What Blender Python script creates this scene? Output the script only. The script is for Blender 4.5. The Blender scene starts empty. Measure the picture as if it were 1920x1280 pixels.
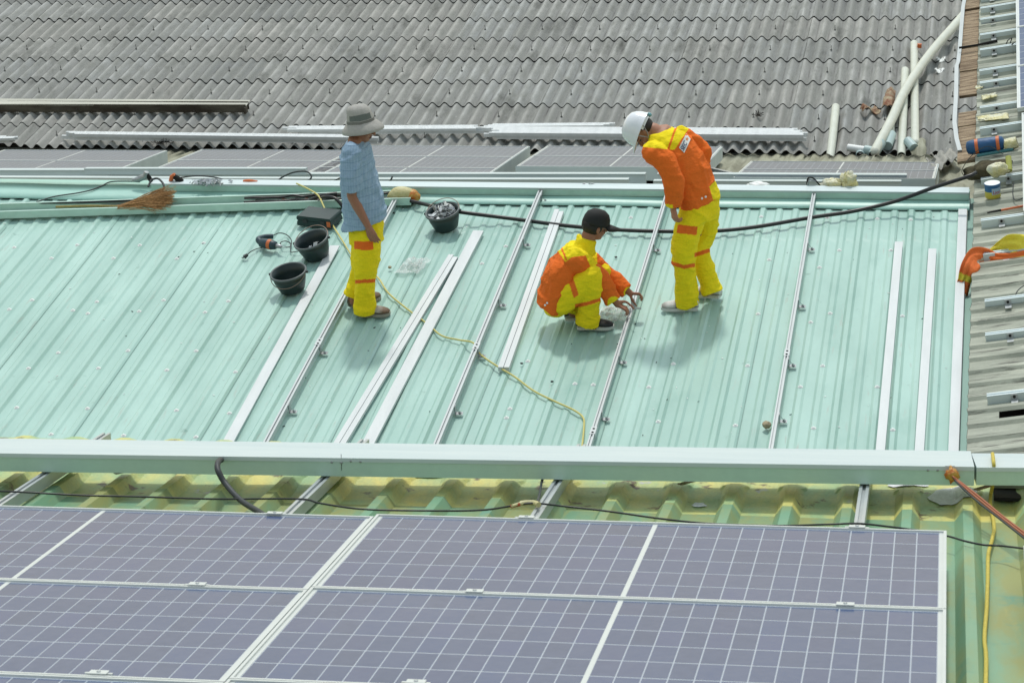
import bpy, math, random
from mathutils import Vector as V, Matrix, noise
R_ = math.radians
random.seed(7)
S = bpy.context.scene
COL = S.collection

# ---------------------------------------------------------------- camera, sky, sun, exposure
FPX = 4556.2                       # focal length in pixels of the 1920 px wide photograph
CR = [(0.98456912, 0.0160546, -0.17425811),      # world X (across the roofs) in camera axes (right, down, forward)
      (0.16905001, -0.34462955, 0.92339188),     # world Y (away)
      (-0.04522981, -0.93860147, -0.34202564)]   # world Z (up)
c_right = V((CR[0][0], CR[1][0], CR[2][0])).normalized()
c_fwd = V((CR[0][2], CR[1][2], CR[2][2])).normalized()
c_down = c_fwd.cross(c_right).normalized()
cam = bpy.data.cameras.new("camera"); co = bpy.data.objects.new("camera", cam); COL.objects.link(co)
co.matrix_world = Matrix((
    (c_right.x, -c_down.x, -c_fwd.x, 0), (c_right.y, -c_down.y, -c_fwd.y, 0),
    (c_right.z, -c_down.z, -c_fwd.z, 0), (0, 0, 0, 1)))
cam.sensor_width = 36; cam.lens = FPX/1920*36; cam.clip_start = .5; cam.clip_end = 3000
cam.dof.use_dof = True; cam.dof.focus_distance = 18.2; cam.dof.aperture_fstop = 13
S.camera = co

SUN_EL, SUN_AZ = 64, -8             # azimuth from +Y (the sun stands beyond the roofs, a little to the left)
w = bpy.data.worlds.new("World"); S.world = w; w.use_nodes = True
nt = w.node_tree; nt.nodes.clear()
sky = nt.nodes.new("ShaderNodeTexSky"); sky.sky_type = 'NISHITA'; sky.sun_disc = False
sky.sun_elevation = R_(SUN_EL); sky.sun_rotation = R_(SUN_AZ); sky.air_density = 3.0; sky.dust_density = 1.0; sky.ozone_density = 1.0
hs = nt.nodes.new("ShaderNodeHueSaturation"); hs.inputs['Saturation'].default_value = .6
bg = nt.nodes.new("ShaderNodeBackground"); bg.inputs[1].default_value = .15
wo = nt.nodes.new("ShaderNodeOutputWorld")
nt.links.new(sky.outputs[0], hs.inputs['Color']); nt.links.new(hs.outputs[0], bg.inputs[0]); nt.links.new(bg.outputs[0], wo.inputs[0])
sl = bpy.data.lights.new("sun", 'SUN'); sl.energy = 2.0; sl.angle = R_(5); sl.color = (1, .965, .91)
so = bpy.data.objects.new("sun", sl); COL.objects.link(so)
sd = V((math.sin(R_(SUN_AZ))*math.cos(R_(SUN_EL)), math.cos(R_(SUN_AZ))*math.cos(R_(SUN_EL)), math.sin(R_(SUN_EL))))
so.rotation_euler = sd.to_track_quat('Z', 'Y').to_euler(); so.location = (0, 20, 30)
S.view_settings.view_transform = 'Standard'; S.view_settings.look = 'None'
S.view_settings.exposure = 0.0; S.view_settings.gamma = 1
S.render.engine = 'CYCLES'; S.render.resolution_x = 1024; S.render.resolution_y = 682

# ---------------------------------------------------------------- frames (roof planes)
def ray(px, py):
    return (c_fwd + c_right*((px-960)/FPX) + c_down*((py-640)/FPX))   # per metre of depth
def at(px, py, z):
    return ray(px, py)*z
class Frame:
    def __init__(s, o, ev, eu=None):
        s.ev = ev.normalized(); eu = eu or V((1, 0, 0))
        s.eu = (eu - s.ev*eu.dot(s.ev)).normalized(); s.n = s.eu.cross(s.ev).normalized(); s.o = o
    def P(s, u, v, h=0): return s.o + s.eu*u + s.ev*v + s.n*h
    def hit(s, px, py, h=0):
        d = ray(px, py); t = (s.o + s.n*h).dot(s.n)/d.dot(s.n); q = d*t - s.o
        return q.dot(s.eu), q.dot(s.ev)
    def H(s, px, py, h=0): return s.P(*s.hit(px, py, h), h)
def w3(c): return c_right*c[0] + c_down*c[1] + c_fwd*c[2]
NF = Frame(w3((-0.50281812, 0.67472454, 9.44473723)), w3((0.17421446, -0.18393628, 0.96737623)))
gdir = ray(1885, -1680).normalized()
GF = Frame(at(960, 580, 17.87), gdir)                    # the mint roof
FF = Frame(at(960, 200, 34.5), gdir)                     # the grey corrugated roof beyond
BF = Frame(at(1150, 300, 30.6), ray(1870, -330))         # the low beige roof between them
ang = R_(9.5)
RF = Frame(GF.H(1820, 600, .10), gdir, (GF.eu*math.cos(ang) + GF.n*math.sin(ang)))   # beige roof on the right, ribs running across

# ---------------------------------------------------------------- materials
def lin(h, k=1.0):
    h = h.lstrip('#'); r = [int(h[i:i+2], 16)/255 for i in (0, 2, 4)]
    return tuple((c/12.92 if c <= .04045 else ((c+.055)/1.055)**2.4)*k for c in r) + (1,)
def mat(name, col, rough=.5, metal=0, col2=None, nscale=(6, 6, 6), namt=.5, bump=0, bscale=(60, 60, 60), attr=None, spec=.5,
        spots=None, sscale=3, slo=.6, shi=.7, trans=0, detail=5, alpha=1, fine=0, coat=0, bdist=.01, rvar=0):
    m = bpy.data.materials.new(name); m.use_nodes = True; t = m.node_tree; N = t.nodes; L = t.links
    b = N['Principled BSDF']; b.inputs['Roughness'].default_value = rough; b.inputs['Metallic'].default_value = metal
    b.inputs['Specular IOR Level'].default_value = spec
    if coat: b.inputs['Coat Weight'].default_value = coat; b.inputs['Coat Roughness'].default_value = .15
    tc = N.new('ShaderNodeTexCoord')
    def nz(scale, det=5, rgh=.6):
        mp = N.new('ShaderNodeMapping'); mp.inputs['Scale'].default_value = scale
        n = N.new('ShaderNodeTexNoise'); n.inputs['Scale'].default_value = 1; n.inputs['Detail'].default_value = det; n.inputs['Roughness'].default_value = rgh
        L.new(tc.outputs['Object'], mp.inputs[0]); L.new(mp.outputs[0], n.inputs[0]); return n.outputs[0]
    if attr:
        a = N.new('ShaderNodeAttribute'); a.attribute_name = attr; c = a.outputs['Color']
    else:
        r = N.new('ShaderNodeRGB'); r.outputs[0].default_value = col; c = r.outputs[0]
    def mix(fac, a, bcol, mode='MIX'):
        x = N.new('ShaderNodeMix'); x.data_type = 'RGBA'; x.blend_type = mode
        if hasattr(fac, 'links'): L.new(fac, x.inputs[0])
        else: x.inputs[0].default_value = fac
        L.new(a, x.inputs[6])
        if hasattr(bcol, 'links'): L.new(bcol, x.inputs[7])
        else: x.inputs[7].default_value = bcol
        return x.outputs[2]
    def ramp(src, lo, hi):
        x = N.new('ShaderNodeMapRange'); x.inputs['From Min'].default_value = lo; x.inputs['From Max'].default_value = hi
        L.new(src, x.inputs['Value']); return x.outputs[0]
    if col2:
        f = ramp(nz(nscale, detail), .5-.3*(1.2-namt), .5+.3*(1.2-namt))
        g = N.new('ShaderNodeMath'); g.operation = 'MULTIPLY'; g.inputs[1].default_value = min(1, namt*1.4); L.new(f, g.inputs[0])
        c = mix(g.outputs[0], c, col2)
    if fine:
        f = ramp(nz((90, 90, 90), 3), .3, .7); x = N.new('ShaderNodeMapRange'); x.inputs['To Min'].default_value = 1-fine; x.inputs['To Max'].default_value = 1+fine*.6
        L.new(f, x.inputs['Value']); cc = N.new('ShaderNodeCombineColor')
        for i in range(3): L.new(x.outputs[0], cc.inputs[i])
        c = mix(1.0, c, cc.outputs[0], 'MULTIPLY')
    if spots:
        for (sc, s_, lo, hi) in (spots if isinstance(spots, list) else [(sscale, spots, slo, shi)]):
            scv = sc if isinstance(sc, tuple) else (sc, sc, sc)
            c = mix(ramp(nz(scv, 6, .65), lo, hi), c, s_)
    L.new(c, b.inputs['Base Color'])
    if rvar:
        x = N.new('ShaderNodeMapRange'); x.inputs['To Min'].default_value = rough-rvar; x.inputs['To Max'].default_value = rough+rvar
        L.new(ramp(nz(nscale, 4), .35, .65), x.inputs['Value']); L.new(x.outputs[0], b.inputs['Roughness'])
    if bump:
        bn = N.new('ShaderNodeBump'); bn.inputs['Strength'].default_value = bump; bn.inputs['Distance'].default_value = bdist
        L.new(nz(bscale, 4), bn.inputs['Height']); L.new(bn.outputs[0], b.inputs['Normal'])
    if trans: b.inputs['Transmission Weight'].default_value = trans
    if alpha < 1: b.inputs['Alpha'].default_value = alpha
    return m
M = {}
M['mint'] = mat('mint_sheet', lin('b6d9cd', .84), .38, col2=lin('a0c6ba', .80), nscale=(2.2, .55, 1), namt=.75, bump=.3, bscale=(5, 1.5, 5), bdist=.02,
                spots=[((30, .35, 30), lin('b9c2b6', .72), .60, .78), ((2.2, 1.1, 2), lin('93bfb2', .78), .58, .78), ((7, 7, 7), lin('8fb5a8', .75), .66, .74), ((.9, .5, .9), lin('a9cfc3', .8), .5, .7)], rvar=.08)
M['mint_cap'] = mat('mint_flashing', lin('a9d5c8', .85), .4, col2=lin('9ccabc', .82), nscale=(2, 2, 2), bump=.2, bscale=(3, 3, 3), bdist=.03)
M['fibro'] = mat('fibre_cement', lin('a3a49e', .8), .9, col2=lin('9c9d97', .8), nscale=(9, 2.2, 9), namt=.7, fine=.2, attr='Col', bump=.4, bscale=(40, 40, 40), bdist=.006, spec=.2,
                 spots=[((14, 5, 14), lin('c8c9c4', .8), .66, .8), ((3.2, .9, 3.2), lin('62635d', .7), .56, .80), ((45, 45, 45), lin('c6c6c0', .7), .68, .76)])
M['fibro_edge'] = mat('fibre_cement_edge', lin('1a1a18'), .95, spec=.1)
M['oldgreen'] = mat('weathered_green_sheet', lin('8abb97', .68), .5, col2=lin('acb270', .66), nscale=(3.5, .9, 3), namt=.9, bump=.3, bscale=(4, 2, 4), bdist=.02,
                    spots=[((9, 1.0, 9), lin('bfb968', .72), .60, .76), ((5, 5, 5), lin('76ab8f', .7), .55, .70), ((24, 12, 24), lin('7c8560', .6), .70, .80)], rvar=.12)
M['oldgreen_end'] = mat('weathered_sheet_end', lin('d6cb72', .95), .5, col2=lin('9fc08c', .85), nscale=(5, 3, 5), namt=.75, fine=.12, bump=.3, bscale=(14, 14, 14), bdist=.01,
                        spots=[((7, 9, 7), lin('75614a', .6), .60, .66), ((5, 5, 5), lin('c0bfc8', .8), .66, .70), ((22, 14, 22), lin('6b4a34', .6), .7, .76)])
M['beige'] = mat('beige_sheet', lin('c4c8b6', .78), .6, col2=lin('a3a999', .62), nscale=(1.2, 6, 3), namt=.7, bump=.2, bscale=(6, 20, 6), fine=.06, spec=.3,
                 spots=[((2.2, 26, 6), lin('66645c', .55), .56, .68), ((1.2, 60, 8), lin('7a766a', .55), .60, .66), ((3, 5, 3), lin('cdd0bd', .8), .6, .7), ((12, 30, 12), lin('6b5f4c', .5), .70, .78)])
M['beige_b'] = mat('olive_sheet', lin('b9baa2', .7), .7, col2=lin('8d8c74', .6), nscale=(5, 1.2, 5), namt=.7, fine=.1)
M['galv'] = mat('galvanised_steel', lin('c4dcd2', .95), .38, .45, col2=lin('b0cac0', .92), nscale=(8, 8, 8), namt=.5, bump=.06, bscale=(30, 30, 30), rvar=.06)  # mint tint puts the green roof's reflection into the base colour
M['galv_far'] = mat('dull_galvanised', lin('d3dfe0', .95), .5, .15, col2=lin('c3d0d3', .92), nscale=(1, 3, 3), namt=.6)
M['galv_top'] = mat('galvanised_lid', lin('d3e0e1', .82), .5, .2, col2=lin('c3d2d3', .78), nscale=(1.0, 12, 6), namt=.5, rvar=.05)
M['alu'] = mat('aluminium', lin('c9cfd0', .80), .42, .45, col2=lin('b2b8b9', .75), nscale=(30, 2, 30), namt=.4)
M['whiterail'] = mat('white_rail_paint', lin('eef1f1', .95), .45, col2=lin('dde1e1', .9), nscale=(12, 1, 12), namt=.5)
M['whitealu'] = mat('white_strip', lin('dfe4e4', .82), .55, .1, col2=lin('cdd3d3', .78), nscale=(12, 1, 12), namt=.5, fine=.03)
M['frame'] = mat('panel_frame', lin('dde2e0', .82), .45, .25, col2=lin('c9cfcb', .85), nscale=(3, 3, 3), namt=.4)
M['white_back'] = mat('panel_backsheet', lin('bfc9d6', .70), .4, fine=.02)
M['zinc'] = mat('zinc_bracket', lin('b9bdc0', .8), .4, .7, col2=lin('8d9192', .7), nscale=(30, 30, 30))
M['dark'] = mat('dark_void', lin('1c1c1a'), .95)
M['black'] = mat('black_rubber', lin('23282a'), .55, col2=lin('31383a'), nscale=(9, 9, 9), fine=.1)
M['blackgloss'] = mat('black_cable_sheath', lin('17191a'), .35)
M['bucket'] = mat('bucket_rubber', lin('1b2e2f', .9), .42, col2=lin('2c3c3b', .9), nscale=(7, 7, 7), namt=.5, spots=[(24, lin('6c7772', .6), .70, .78)])
M['rim'] = mat('bucket_rim', lin('50595a', .9), .4)
M['wire'] = mat('handle_wire', lin('9a8578', .8), .5, .4)
M['yellowcord'] = mat('yellow_cord', lin('d9cf7c', .8), .6)
M['yellowrope'] = mat('yellow_rope', lin('e3cf5b', .8), .7, bump=.8, bscale=(140, 140, 140), fine=.15)
M['pvc'] = mat('pvc_pipe', lin('dfe2d4', .85), .38, col2=lin('ccd0c0', .82), nscale=(7, 7, 7), namt=.5, spots=[(14, lin('a9a58f', .7), .7, .8)])
M['pvc_fit'] = mat('pvc_fitting', lin('b9cfcd', .8), .35)
M['pvc_in'] = mat('pipe_bore', lin('15100c'), .9)
M['rust'] = mat('rusted_steel', lin('8a4a2a', .75), .85, col2=lin('c9bd9c', .7), nscale=(9, 9, 9), namt=.7, fine=.25, bump=.6, bscale=(50, 50, 50))
M['brown'] = mat('old_gutter', lin('c9c8ba', .9), .7, col2=lin('b0aFa2', .85), nscale=(1, 8, 8), namt=.6, fine=.1)
M['brownface'] = mat('old_gutter_face', lin('6a6557', .6), .8, col2=lin('3f3426', .6), nscale=(1.5, 10, 6), namt=.9, fine=.2)
M['wood'] = mat('weathered_plank', lin('b5a083', .8), .9, col2=lin('79644c', .75), nscale=(4, 30, 8), namt=.8, fine=.25, bump=.6, bscale=(10, 60, 10))
M['cutsteel'] = mat('rust_edge', lin('7c5a3c', .6), .9, col2=lin('b9ae98', .7), nscale=(20, 20, 20))
M['wall'] = mat('rendered_wall', lin('8d8a80', .6), .9, col2=lin('77746a', .6), nscale=(1, 1, 1), fine=.1)
M['skin'] = mat('skin', lin('8a5a44', .8), .55, attr='Col', fine=.05, col2=None)
M['cloth'] = mat('cloth', lin('ffffff'), .85, attr='Col', fine=.07, bump=.9, bscale=(10, 10, 30), bdist=.022, spec=.2)
M['cloth2'] = mat('checked_cloth', lin('ffffff'), .85, attr='Col', fine=.14, bump=.5, bscale=(24, 24, 16), bdist=.01, spec=.2)
M['shoe'] = mat('shoe', lin('ffffff'), .6, attr='Col', fine=.1)
M['hardhat'] = mat('helmet_shell', lin('e9edf2', .9), .25, coat=.4)
M['hair'] = mat('hair', lin('15110f'), .6, bump=.6, bscale=(120, 120, 40))
M['capcloth'] = mat('cap_cloth', lin('191b1a'), .8, fine=.1)
M['hatcloth'] = mat('hat_cloth', lin('b4b2ac', .8), .85, attr='Col', fine=.08, bump=.5, bscale=(30, 30, 30), bdist=.01)
M['straw'] = mat('broom_straw', lin('cfa26a', .85), .85, col2=lin('7f5630', .7), nscale=(60, 60, 60), fine=.2)
M['strawhandle'] = mat('broom_handle', lin('b9a65e', .7), .7, col2=lin('8f8a50', .6), nscale=(40, 40, 40))
M['orange'] = mat('orange_plastic', lin('d9713a', .8), .5)
M['tape'] = mat('orange_tape', lin('c9671f', .8), .4, col2=lin('d9b24a', .7), nscale=(30, 30, 30), namt=.8, bump=.7, bscale=(40, 40, 40))
M['ytape'] = mat('pale_wrapping', lin('dbd6a6', .8), .5, bump=.8, bscale=(30, 30, 30), col2=lin('c9b96a', .7), nscale=(20, 20, 20))
M['blue'] = mat('blue_bag', lin('1d5a8f', .8), .5, col2=lin('174468', .8), nscale=(10, 10, 10), bump=.4, bscale=(24, 24, 24))
M['canvas'] = mat('canvas_bag', lin('6d6547', .6), .9, col2=lin('4a4230', .6), nscale=(20, 20, 20), fine=.25, bump=.6, bscale=(40, 40, 40))
M['greencase'] = mat('dark_green_case', lin('17403f', .6), .5, col2=lin('1f2f30', .7), nscale=(9, 9, 9))
M['drill'] = mat('dark_blue_tool', lin('24404a', .8), .45)
M['plastic'] = mat('clear_plastic', lin('eef2f0', .95), .2, alpha=.42, bump=1, bscale=(22, 22, 22), bdist=.03)
M['plasticbag'] = mat('white_plastic', lin('e3e6d9', .9), .35, bump=1, bscale=(22, 22, 22), bdist=.03, col2=lin('e6d87a', .85), nscale=(9, 9, 9), namt=.6)
M['copper'] = mat('copper_cable', lin('b0643f', .8), .5)
M['stone'] = mat('stone', lin('b9aa8c', .8), .9, fine=.2)
M['blue_print'] = mat('blue_print', lin('33466e', .9), .7)
M['white_print'] = mat('white_label', lin('dfe2dc', .85), .7)
M['orange_print'] = mat('orange_print', lin('d98a5a', .85), .7)
M['can_blue'] = mat('can_blue', lin('2d6ba4', .8), .4)
M['can_light'] = mat('can_light_blue', lin('9fb9cf', .85), .4)
M['can_yellow'] = mat('can_yellow', lin('cfc24a', .8), .4)
M['red'] = mat('red_print', lin('b5442f', .8), .5)
M['whiteplain'] = mat('white_paint', lin('eef1ee', .9), .5)
M['rag'] = mat('hi_vis_rag', lin('ffffff'), .85, attr='Col', fine=.08, bump=.8, bscale=(24, 24, 24), bdist=.02)

def panel_mat(name, colx, dust, rough, dcol=None):
    m = bpy.data.materials.new(name); m.use_nodes = True; t = m.node_tree; N = t.nodes; L = t.links; b = N['Principled BSDF']
    tc = N.new('ShaderNodeTexCoord'); n = N.new('ShaderNodeTexNoise'); n.inputs['Scale'].default_value = 1.3; n.inputs['Detail'].default_value = 5
    L.new(tc.outputs['Object'], n.inputs[0])
    n2 = N.new('ShaderNodeTexNoise'); n2.inputs['Scale'].default_value = 25; n2.inputs['Detail'].default_value = 4; L.new(tc.outputs['Object'], n2.inputs[0])
    at_ = N.new('ShaderNodeAttribute'); at_.attribute_name = 'Col'
    x = N.new('ShaderNodeMix'); x.data_type = 'RGBA'; x.inputs[0].default_value = dust; L.new(at_.outputs['Color'], x.inputs[6]); x.inputs[7].default_value = (dcol or lin('6a7ba6', .50))
    r = N.new('ShaderNodeMapRange'); r.inputs['From Min'].default_value = .35; r.inputs['From Max'].default_value = .7; r.inputs['To Min'].default_value = dust*.62; r.inputs['To Max'].default_value = min(1, dust*1.4)
    ad = N.new('ShaderNodeMath'); ad.operation = 'MULTIPLY'; L.new(n.outputs[0], ad.inputs[0]); L.new(n2.outputs[0], ad.inputs[1])
    ml = N.new('ShaderNodeMath'); ml.operation = 'MULTIPLY_ADD'; ml.inputs[1].default_value = 1.2; ml.inputs[2].default_value = .2; L.new(ad.outputs[0], ml.inputs[0])
    L.new(ml.outputs[0], r.inputs[0]); L.new(r.outputs[0], x.inputs[0]); L.new(x.outputs[2], b.inputs['Base Color'])
    b.inputs['Roughness'].default_value = rough; b.inputs['IOR'].default_value = 1.5
    return m
M['cell'] = panel_mat('solar_cell', None, .55, .26)
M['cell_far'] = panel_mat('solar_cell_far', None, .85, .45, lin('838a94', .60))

# ---------------------------------------------------------------- mesh builder
class MB:
    def __init__(s): s.v = []; s.f = []; s.m = []; s.c = []; s.sm = []
    def add(s, vs, fs, mi=0, col=None, smooth=False):
        k = len(s.v); s.v += [V(x) for x in vs]
        for f in fs: s.f.append([i+k for i in f]); s.m.append(mi); s.sm.append(smooth)
        s.c += (list(col) if isinstance(col, list) else [col or (1, 1, 1, 1)]*len(vs))
    def box(s, F, u0, u1, v0, v1, h0, h1, mi=0, col=None):
        P = F.P; vs = [P(u, v, h) for h in (h0, h1) for v in (v0, v1) for u in (u0, u1)]
        s.add(vs, [(0, 2, 3, 1), (4, 5, 7, 6), (0, 1, 5, 4), (2, 6, 7, 3), (0, 4, 6, 2), (1, 3, 7, 5)], mi, col)
    def beam(s, a, b, side, up, w, h, mi=0, cap=True):      # bar from a to b, width w along side, height h along up (a, b on its underside middle)
        vs = []
        for p in (a, b):
            for x, y in ((-.5, 0), (.5, 0), (.5, 1), (-.5, 1)): vs.append(p + side*(x*w) + up*(y*h))
        fs = [(0, 1, 5, 4), (1, 2, 6, 5), (2, 3, 7, 6), (3, 0, 4, 7)] + ([(3, 2, 1, 0), (4, 5, 6, 7)] if cap else [])
        s.add(vs, fs, mi)
    def extrude(s, prof, a, b, side, up, mi=0, closed=True):
        n = len(prof); vs = [p + side*x + up*y for p in (a, b) for x, y in prof]
        s.add(vs, [(i, (i+1) % n, (i+1) % n+n, i+n) for i in range(n if closed else n-1)] + ([tuple(range(n))[::-1], tuple(range(n, 2*n))] if closed else []), mi)
    def tube(s, pts, r, seg=8, mi=0, cap=True):
        pts = [V(p) for p in pts]; n = len(pts); vs = []
        rr = r if isinstance(r, (list, tuple)) else [r]*n
        t = (pts[1]-pts[0]).normalized(); a = t.orthogonal().normalized()
        for i, p in enumerate(pts):
            t = ((pts[min(i+1, n-1)]-p).normalized() + (p-pts[max(i-1, 0)]).normalized())
            t = t.normalized() if t.length > 1e-9 else V((0, 0, 1))
            a = (a - t*a.dot(t)).normalized(); b = t.cross(a)
            vs += [p + (a*math.cos(k*2*math.pi/seg) + b*math.sin(k*2*math.pi/seg))*rr[i] for k in range(seg)]
        fs = [(i*seg+k, i*seg+(k+1) % seg, (i+1)*seg+(k+1) % seg, (i+1)*seg+k) for i in range(n-1) for k in range(seg)]
        s.add(vs, fs, mi, smooth=True)
        if cap: 
            s.add(vs[:seg], [tuple(range(seg))[::-1]], mi); s.add(vs[-seg:], [tuple(range(seg))], mi)
    def lathe(s, F0, prof, seg=32, mi=0, cap=False):        # F0: (origin, ex, ey, ez); prof: (r, z)
        o, ex, ey, ez = F0; vs = []
        for r, z in prof: vs += [o + ex*(r*math.cos(k*2*math.pi/seg)) + ey*(r*math.sin(k*2*math.pi/seg)) + ez*z for k in range(seg)]
        fs = [(i*seg+k, i*seg+(k+1) % seg, (i+1)*seg+(k+1) % seg, (i+1)*seg+k) for i in range(len(prof)-1) for k in range(seg)]
        s.add(vs, fs, mi, smooth=True)
    def build(s, name, mats, parent=None, loc=None, smooth=None):
        if not isinstance(mats, (list, tuple)): mats = [mats]
        if loc is None: loc = parent_origin(parent) if parent else V((0, 0, 0))
        loc = V(loc)
        me = bpy.data.meshes.new(name); me.from_pydata([tuple(p-loc) for p in s.v], [], s.f)
        for m in mats: me.materials.append(m)
        me.polygons.foreach_set('material_index', s.m)
        me.polygons.foreach_set('use_smooth', [True]*len(s.f) if smooth else s.sm)
        ca = me.color_attributes.new('Col', 'FLOAT_COLOR', 'POINT'); ca.data.foreach_set('color', [x for c in s.c for x in c])
        me.update()
        o = bpy.data.objects.new(name, me); COL.objects.link(o)
        if parent: o.parent = parent
        else: o.location = loc
        return o
def parent_origin(p):
    q = p
    v = V(p.location)
    while q.parent: q = q.parent; v += V(q.location)
    return v
def tag(o, label, cat, group=None, kind=None):
    if label: o['label'] = label
    if cat: o['category'] = cat
    if group: o['group'] = group
    if kind: o['kind'] = kind
    return o
def thing(name, loc, label, cat, group=None):
    o = bpy.data.objects.new(name, None); COL.objects.link(o); o.location = loc; o.empty_display_size = .05
    return tag(o, label, cat, group)
def copy_thing(src, loc, label, rot=None):
    def cp(o, par):
        c = o.copy(); COL.objects.link(c)
        if par: c.parent = par
        for ch in list(o.children): cp(ch, c)
        return c
    c = cp(src, None); c.location = loc; c['label'] = label
    return c
def curve_pts(pts, n=8):                     # Catmull-Rom through the points
    pts = [V(p) for p in pts]; out = []
    P = [pts[0]*2-pts[1]] + pts + [pts[-1]*2-pts[-2]]
    for i in range(1, len(P)-2):
        for k in range(n):
            t = k/n; a, b, c, d = P[i-1:i+3]
            out.append(.5*((2*b) + (-a+c)*t + (2*a-5*b+4*c-d)*t*t + (-a+3*b-3*c+d)*t**3))
    out.append(pts[-1]); return out
def nz(x, y, z=0): return noise.noise(V((x, y, z)))

# ---------------------------------------------------------------- ground and building bodies
g = MB(); g.add([(-600, -200, -14), (600, -200, -14), (600, 1500, -14), (-600, 1500, -14)], [(0, 1, 2, 3)])
tag(g.build('ground', mat('yard_ground', lin('8a8478', .6), .95, col2=lin('6d6a5c', .6), nscale=(.1, .1, .1), fine=.1)), None, None, kind='structure')

def sheet_surface(F, us, vs, hfun, mb, mi=0, colf=None, smooth=False):
    vv = [F.P(u, v, hfun(u, v)) for v in vs for u in us]; n = len(us)
    mb.add(vv, [(j*n+i, j*n+i+1, (j+1)*n+i+1, (j+1)*n+i) for j in range(len(vs)-1) for i in range(n-1)], mi, smooth=smooth)
def frange(a, b, n): return [a+(b-a)*i/n for i in range(n+1)]

# ---------------------------------------------------------------- mint roof
GP = .1284; G0 = 1.8  # rib pitch, and the v of the far lap
gphase = GF.hit(1803, 395, .02)[0]
def trap(x, p, base, top, H):
    d = abs((x/p) % 1 - .5)*p; d = p/2 - d          # distance from nearest crest (crest at integer x/p)
    return H*max(0, min(1, (base-d)/(base-top)))
GU0, GU1 = -7.4, GF.hit(1806, 600)[0]
GV0, GV1 = -3.6, GF.hit(900, 351)[1]
def ghk(u, v):
    r = trap(u-gphase, GP, .033, .015, (.018 if round((u-gphase)/GP) % 3 == 0 else .011))
    dn = .0035*nz(u*1.3, v*1.1, 3) + .0016*nz(u*4, v*3, 9)
    lap = .0035*max(0, min(1, (v-(1.30+.02*math.sin((u-gphase)*2*math.pi/GP)+.05*nz(u*.5, 2)))/.03))
    # the dents where feet and rails press the sheet
    return r + dn + lap
us = []
k0 = int((GU0-gphase)/GP)-1; k1 = int((GU1-gphase)/GP)+1
for k in range(k0, k1+1):
    c = gphase + k*GP
    us += [c-.033, c-.015, c+.015, c+.033, c+GP/2-.004, c+GP/2+.004]
us = sorted(u for u in us if GU0 < u < GU1) + [GU1]
vs = frange(GV0, 1.22, 60) + frange(1.24, 1.42, 12) + frange(1.5, GV1, 12)
roof = thing('mint_roof', GF.P(0, -1, 0), 'long mint green ribbed metal roof the three workers stand on', 'roof')
m = MB(); sheet_surface(GF, us, vs, ghk, m, smooth=False); m.build('roof_sheet', M['mint'], roof)
# overlapping sheet edges every seventh rib: one thin dark seam each
m = MB()
for k in range(k0, k1):
    if (k % 7) == 3:
        c = gphase + k*GP + .0325
        if GU0 < c < GU1: m.box(GF, c-.001, c+.002, GV0, GV1-.3, .004, .006)
m.build('sheet_seam', mat('seam_strip', lin('8fb0a6', .75), .7), roof)
# ridge flashing
m = MB(); vr = GF.hit(900, 387)[1]
fu = frange(GU0, GF.hit(1818, 380)[0], 160)
def fh(u, v): return .030 + .006*nz(u*1.6, v*2, 5) + (.006*nz(u*5, 1, 1) if v < vr+.05 else 0)
def flrow(vv, dh): return [GF.P(u, vv + .018*nz(u*1.1, 3), fh(u, vv)+dh) for u in fu]
rows = [flrow(vr, -.012), flrow(vr+.004, 0), flrow(vr+.12, .002), flrow(vr+.28, .006), flrow(GV1-.12, .006), [GF.P(u, GV1-.02, .036) for u in fu], [GF.P(u, GV1+.16, -.06) for u in fu]]
n = len(fu); m.add([p for r in rows for p in r], [(j*n+i, j*n+i+1, (j+1)*n+i+1, (j+1)*n+i) for j in range(len(rows)-1) for i in range(n-1)], smooth=True)
m.build('ridge_flashing', M['mint_cap'], roof)
m = MB(); m.box(GF, GU0, GU1, vr+.02, GV1-.05, .000, .003); m.build('ridge_gap', M['dark'], roof)
# pale edge trim at the right
m = MB(); e0 = GF.hit(1811, 838)[0]
m.box(GF, GU1-.065, GU1+.0, GV0, vr-.02, .022, .040); m.box(GF, GU1-.003, GU1+.002, GV0, vr-.02, -.15, .0215)
m.build('edge_trim', M['whitealu'], roof)
m = MB(); m.box(GF, GU1+.004, GU1+.12, GV0, GV1, -.06, -.05); m.build('edge_apron', M['mint_cap'], roof)
m = MB(); m.box(GF, GU0+.1, GU1-.1, GV0+.1, GV1-.05, -4, -.07); m.box(GF, GU0+.1, GU1-.1, GV1-.04, GV1+.25, -4, -.10)
m.build('wall', M['wall'], roof)
# roofing screws where the photograph shows them
sc = [(p[0]/2.844, 400+p[1]/2.844) for p in ((83,178),(405,168),(262,235),(750,165),(1075,155),(595,238),(933,238),(40,507),(178,463),(525,467),(475,530),(388,518),(737,518),(870,458),(1085,523),(1215,468),(165,825),(310,738),(677,728),(517,820),(1047,733),(880,830),(1250,845),(98,1030),(483,1035),(955,1045),(1233,1060),(262,1172),(652,1178),(1050,1192))]
sc += [(900+p[0]/2.7825, 400+p[1]/2.7825) for p in ((790,20),(15,257),(130,170),(255,768),(160,1015),(145,1062),(498,885),(935,1085),(1020,785),(595,890),(865,900))]
sc += [(1340+p[0]/2.783, 400+p[1]/2.783) for p in ((243,20),(290,238),(225,520),(167,790),(105,1100),(437,900),(555,790),(510,1115),(500,563),(600,517),(645,188),(548,278),(590,20),(828,900))]
sc += [(1480+p[0]/2.782, 400+p[1]/2.782) for p in ((455,25),(628,35),(898,33),(520,187),(583,535),(527,1128),(865,573),(850,913),(445,900))]
sc0 = None
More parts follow.
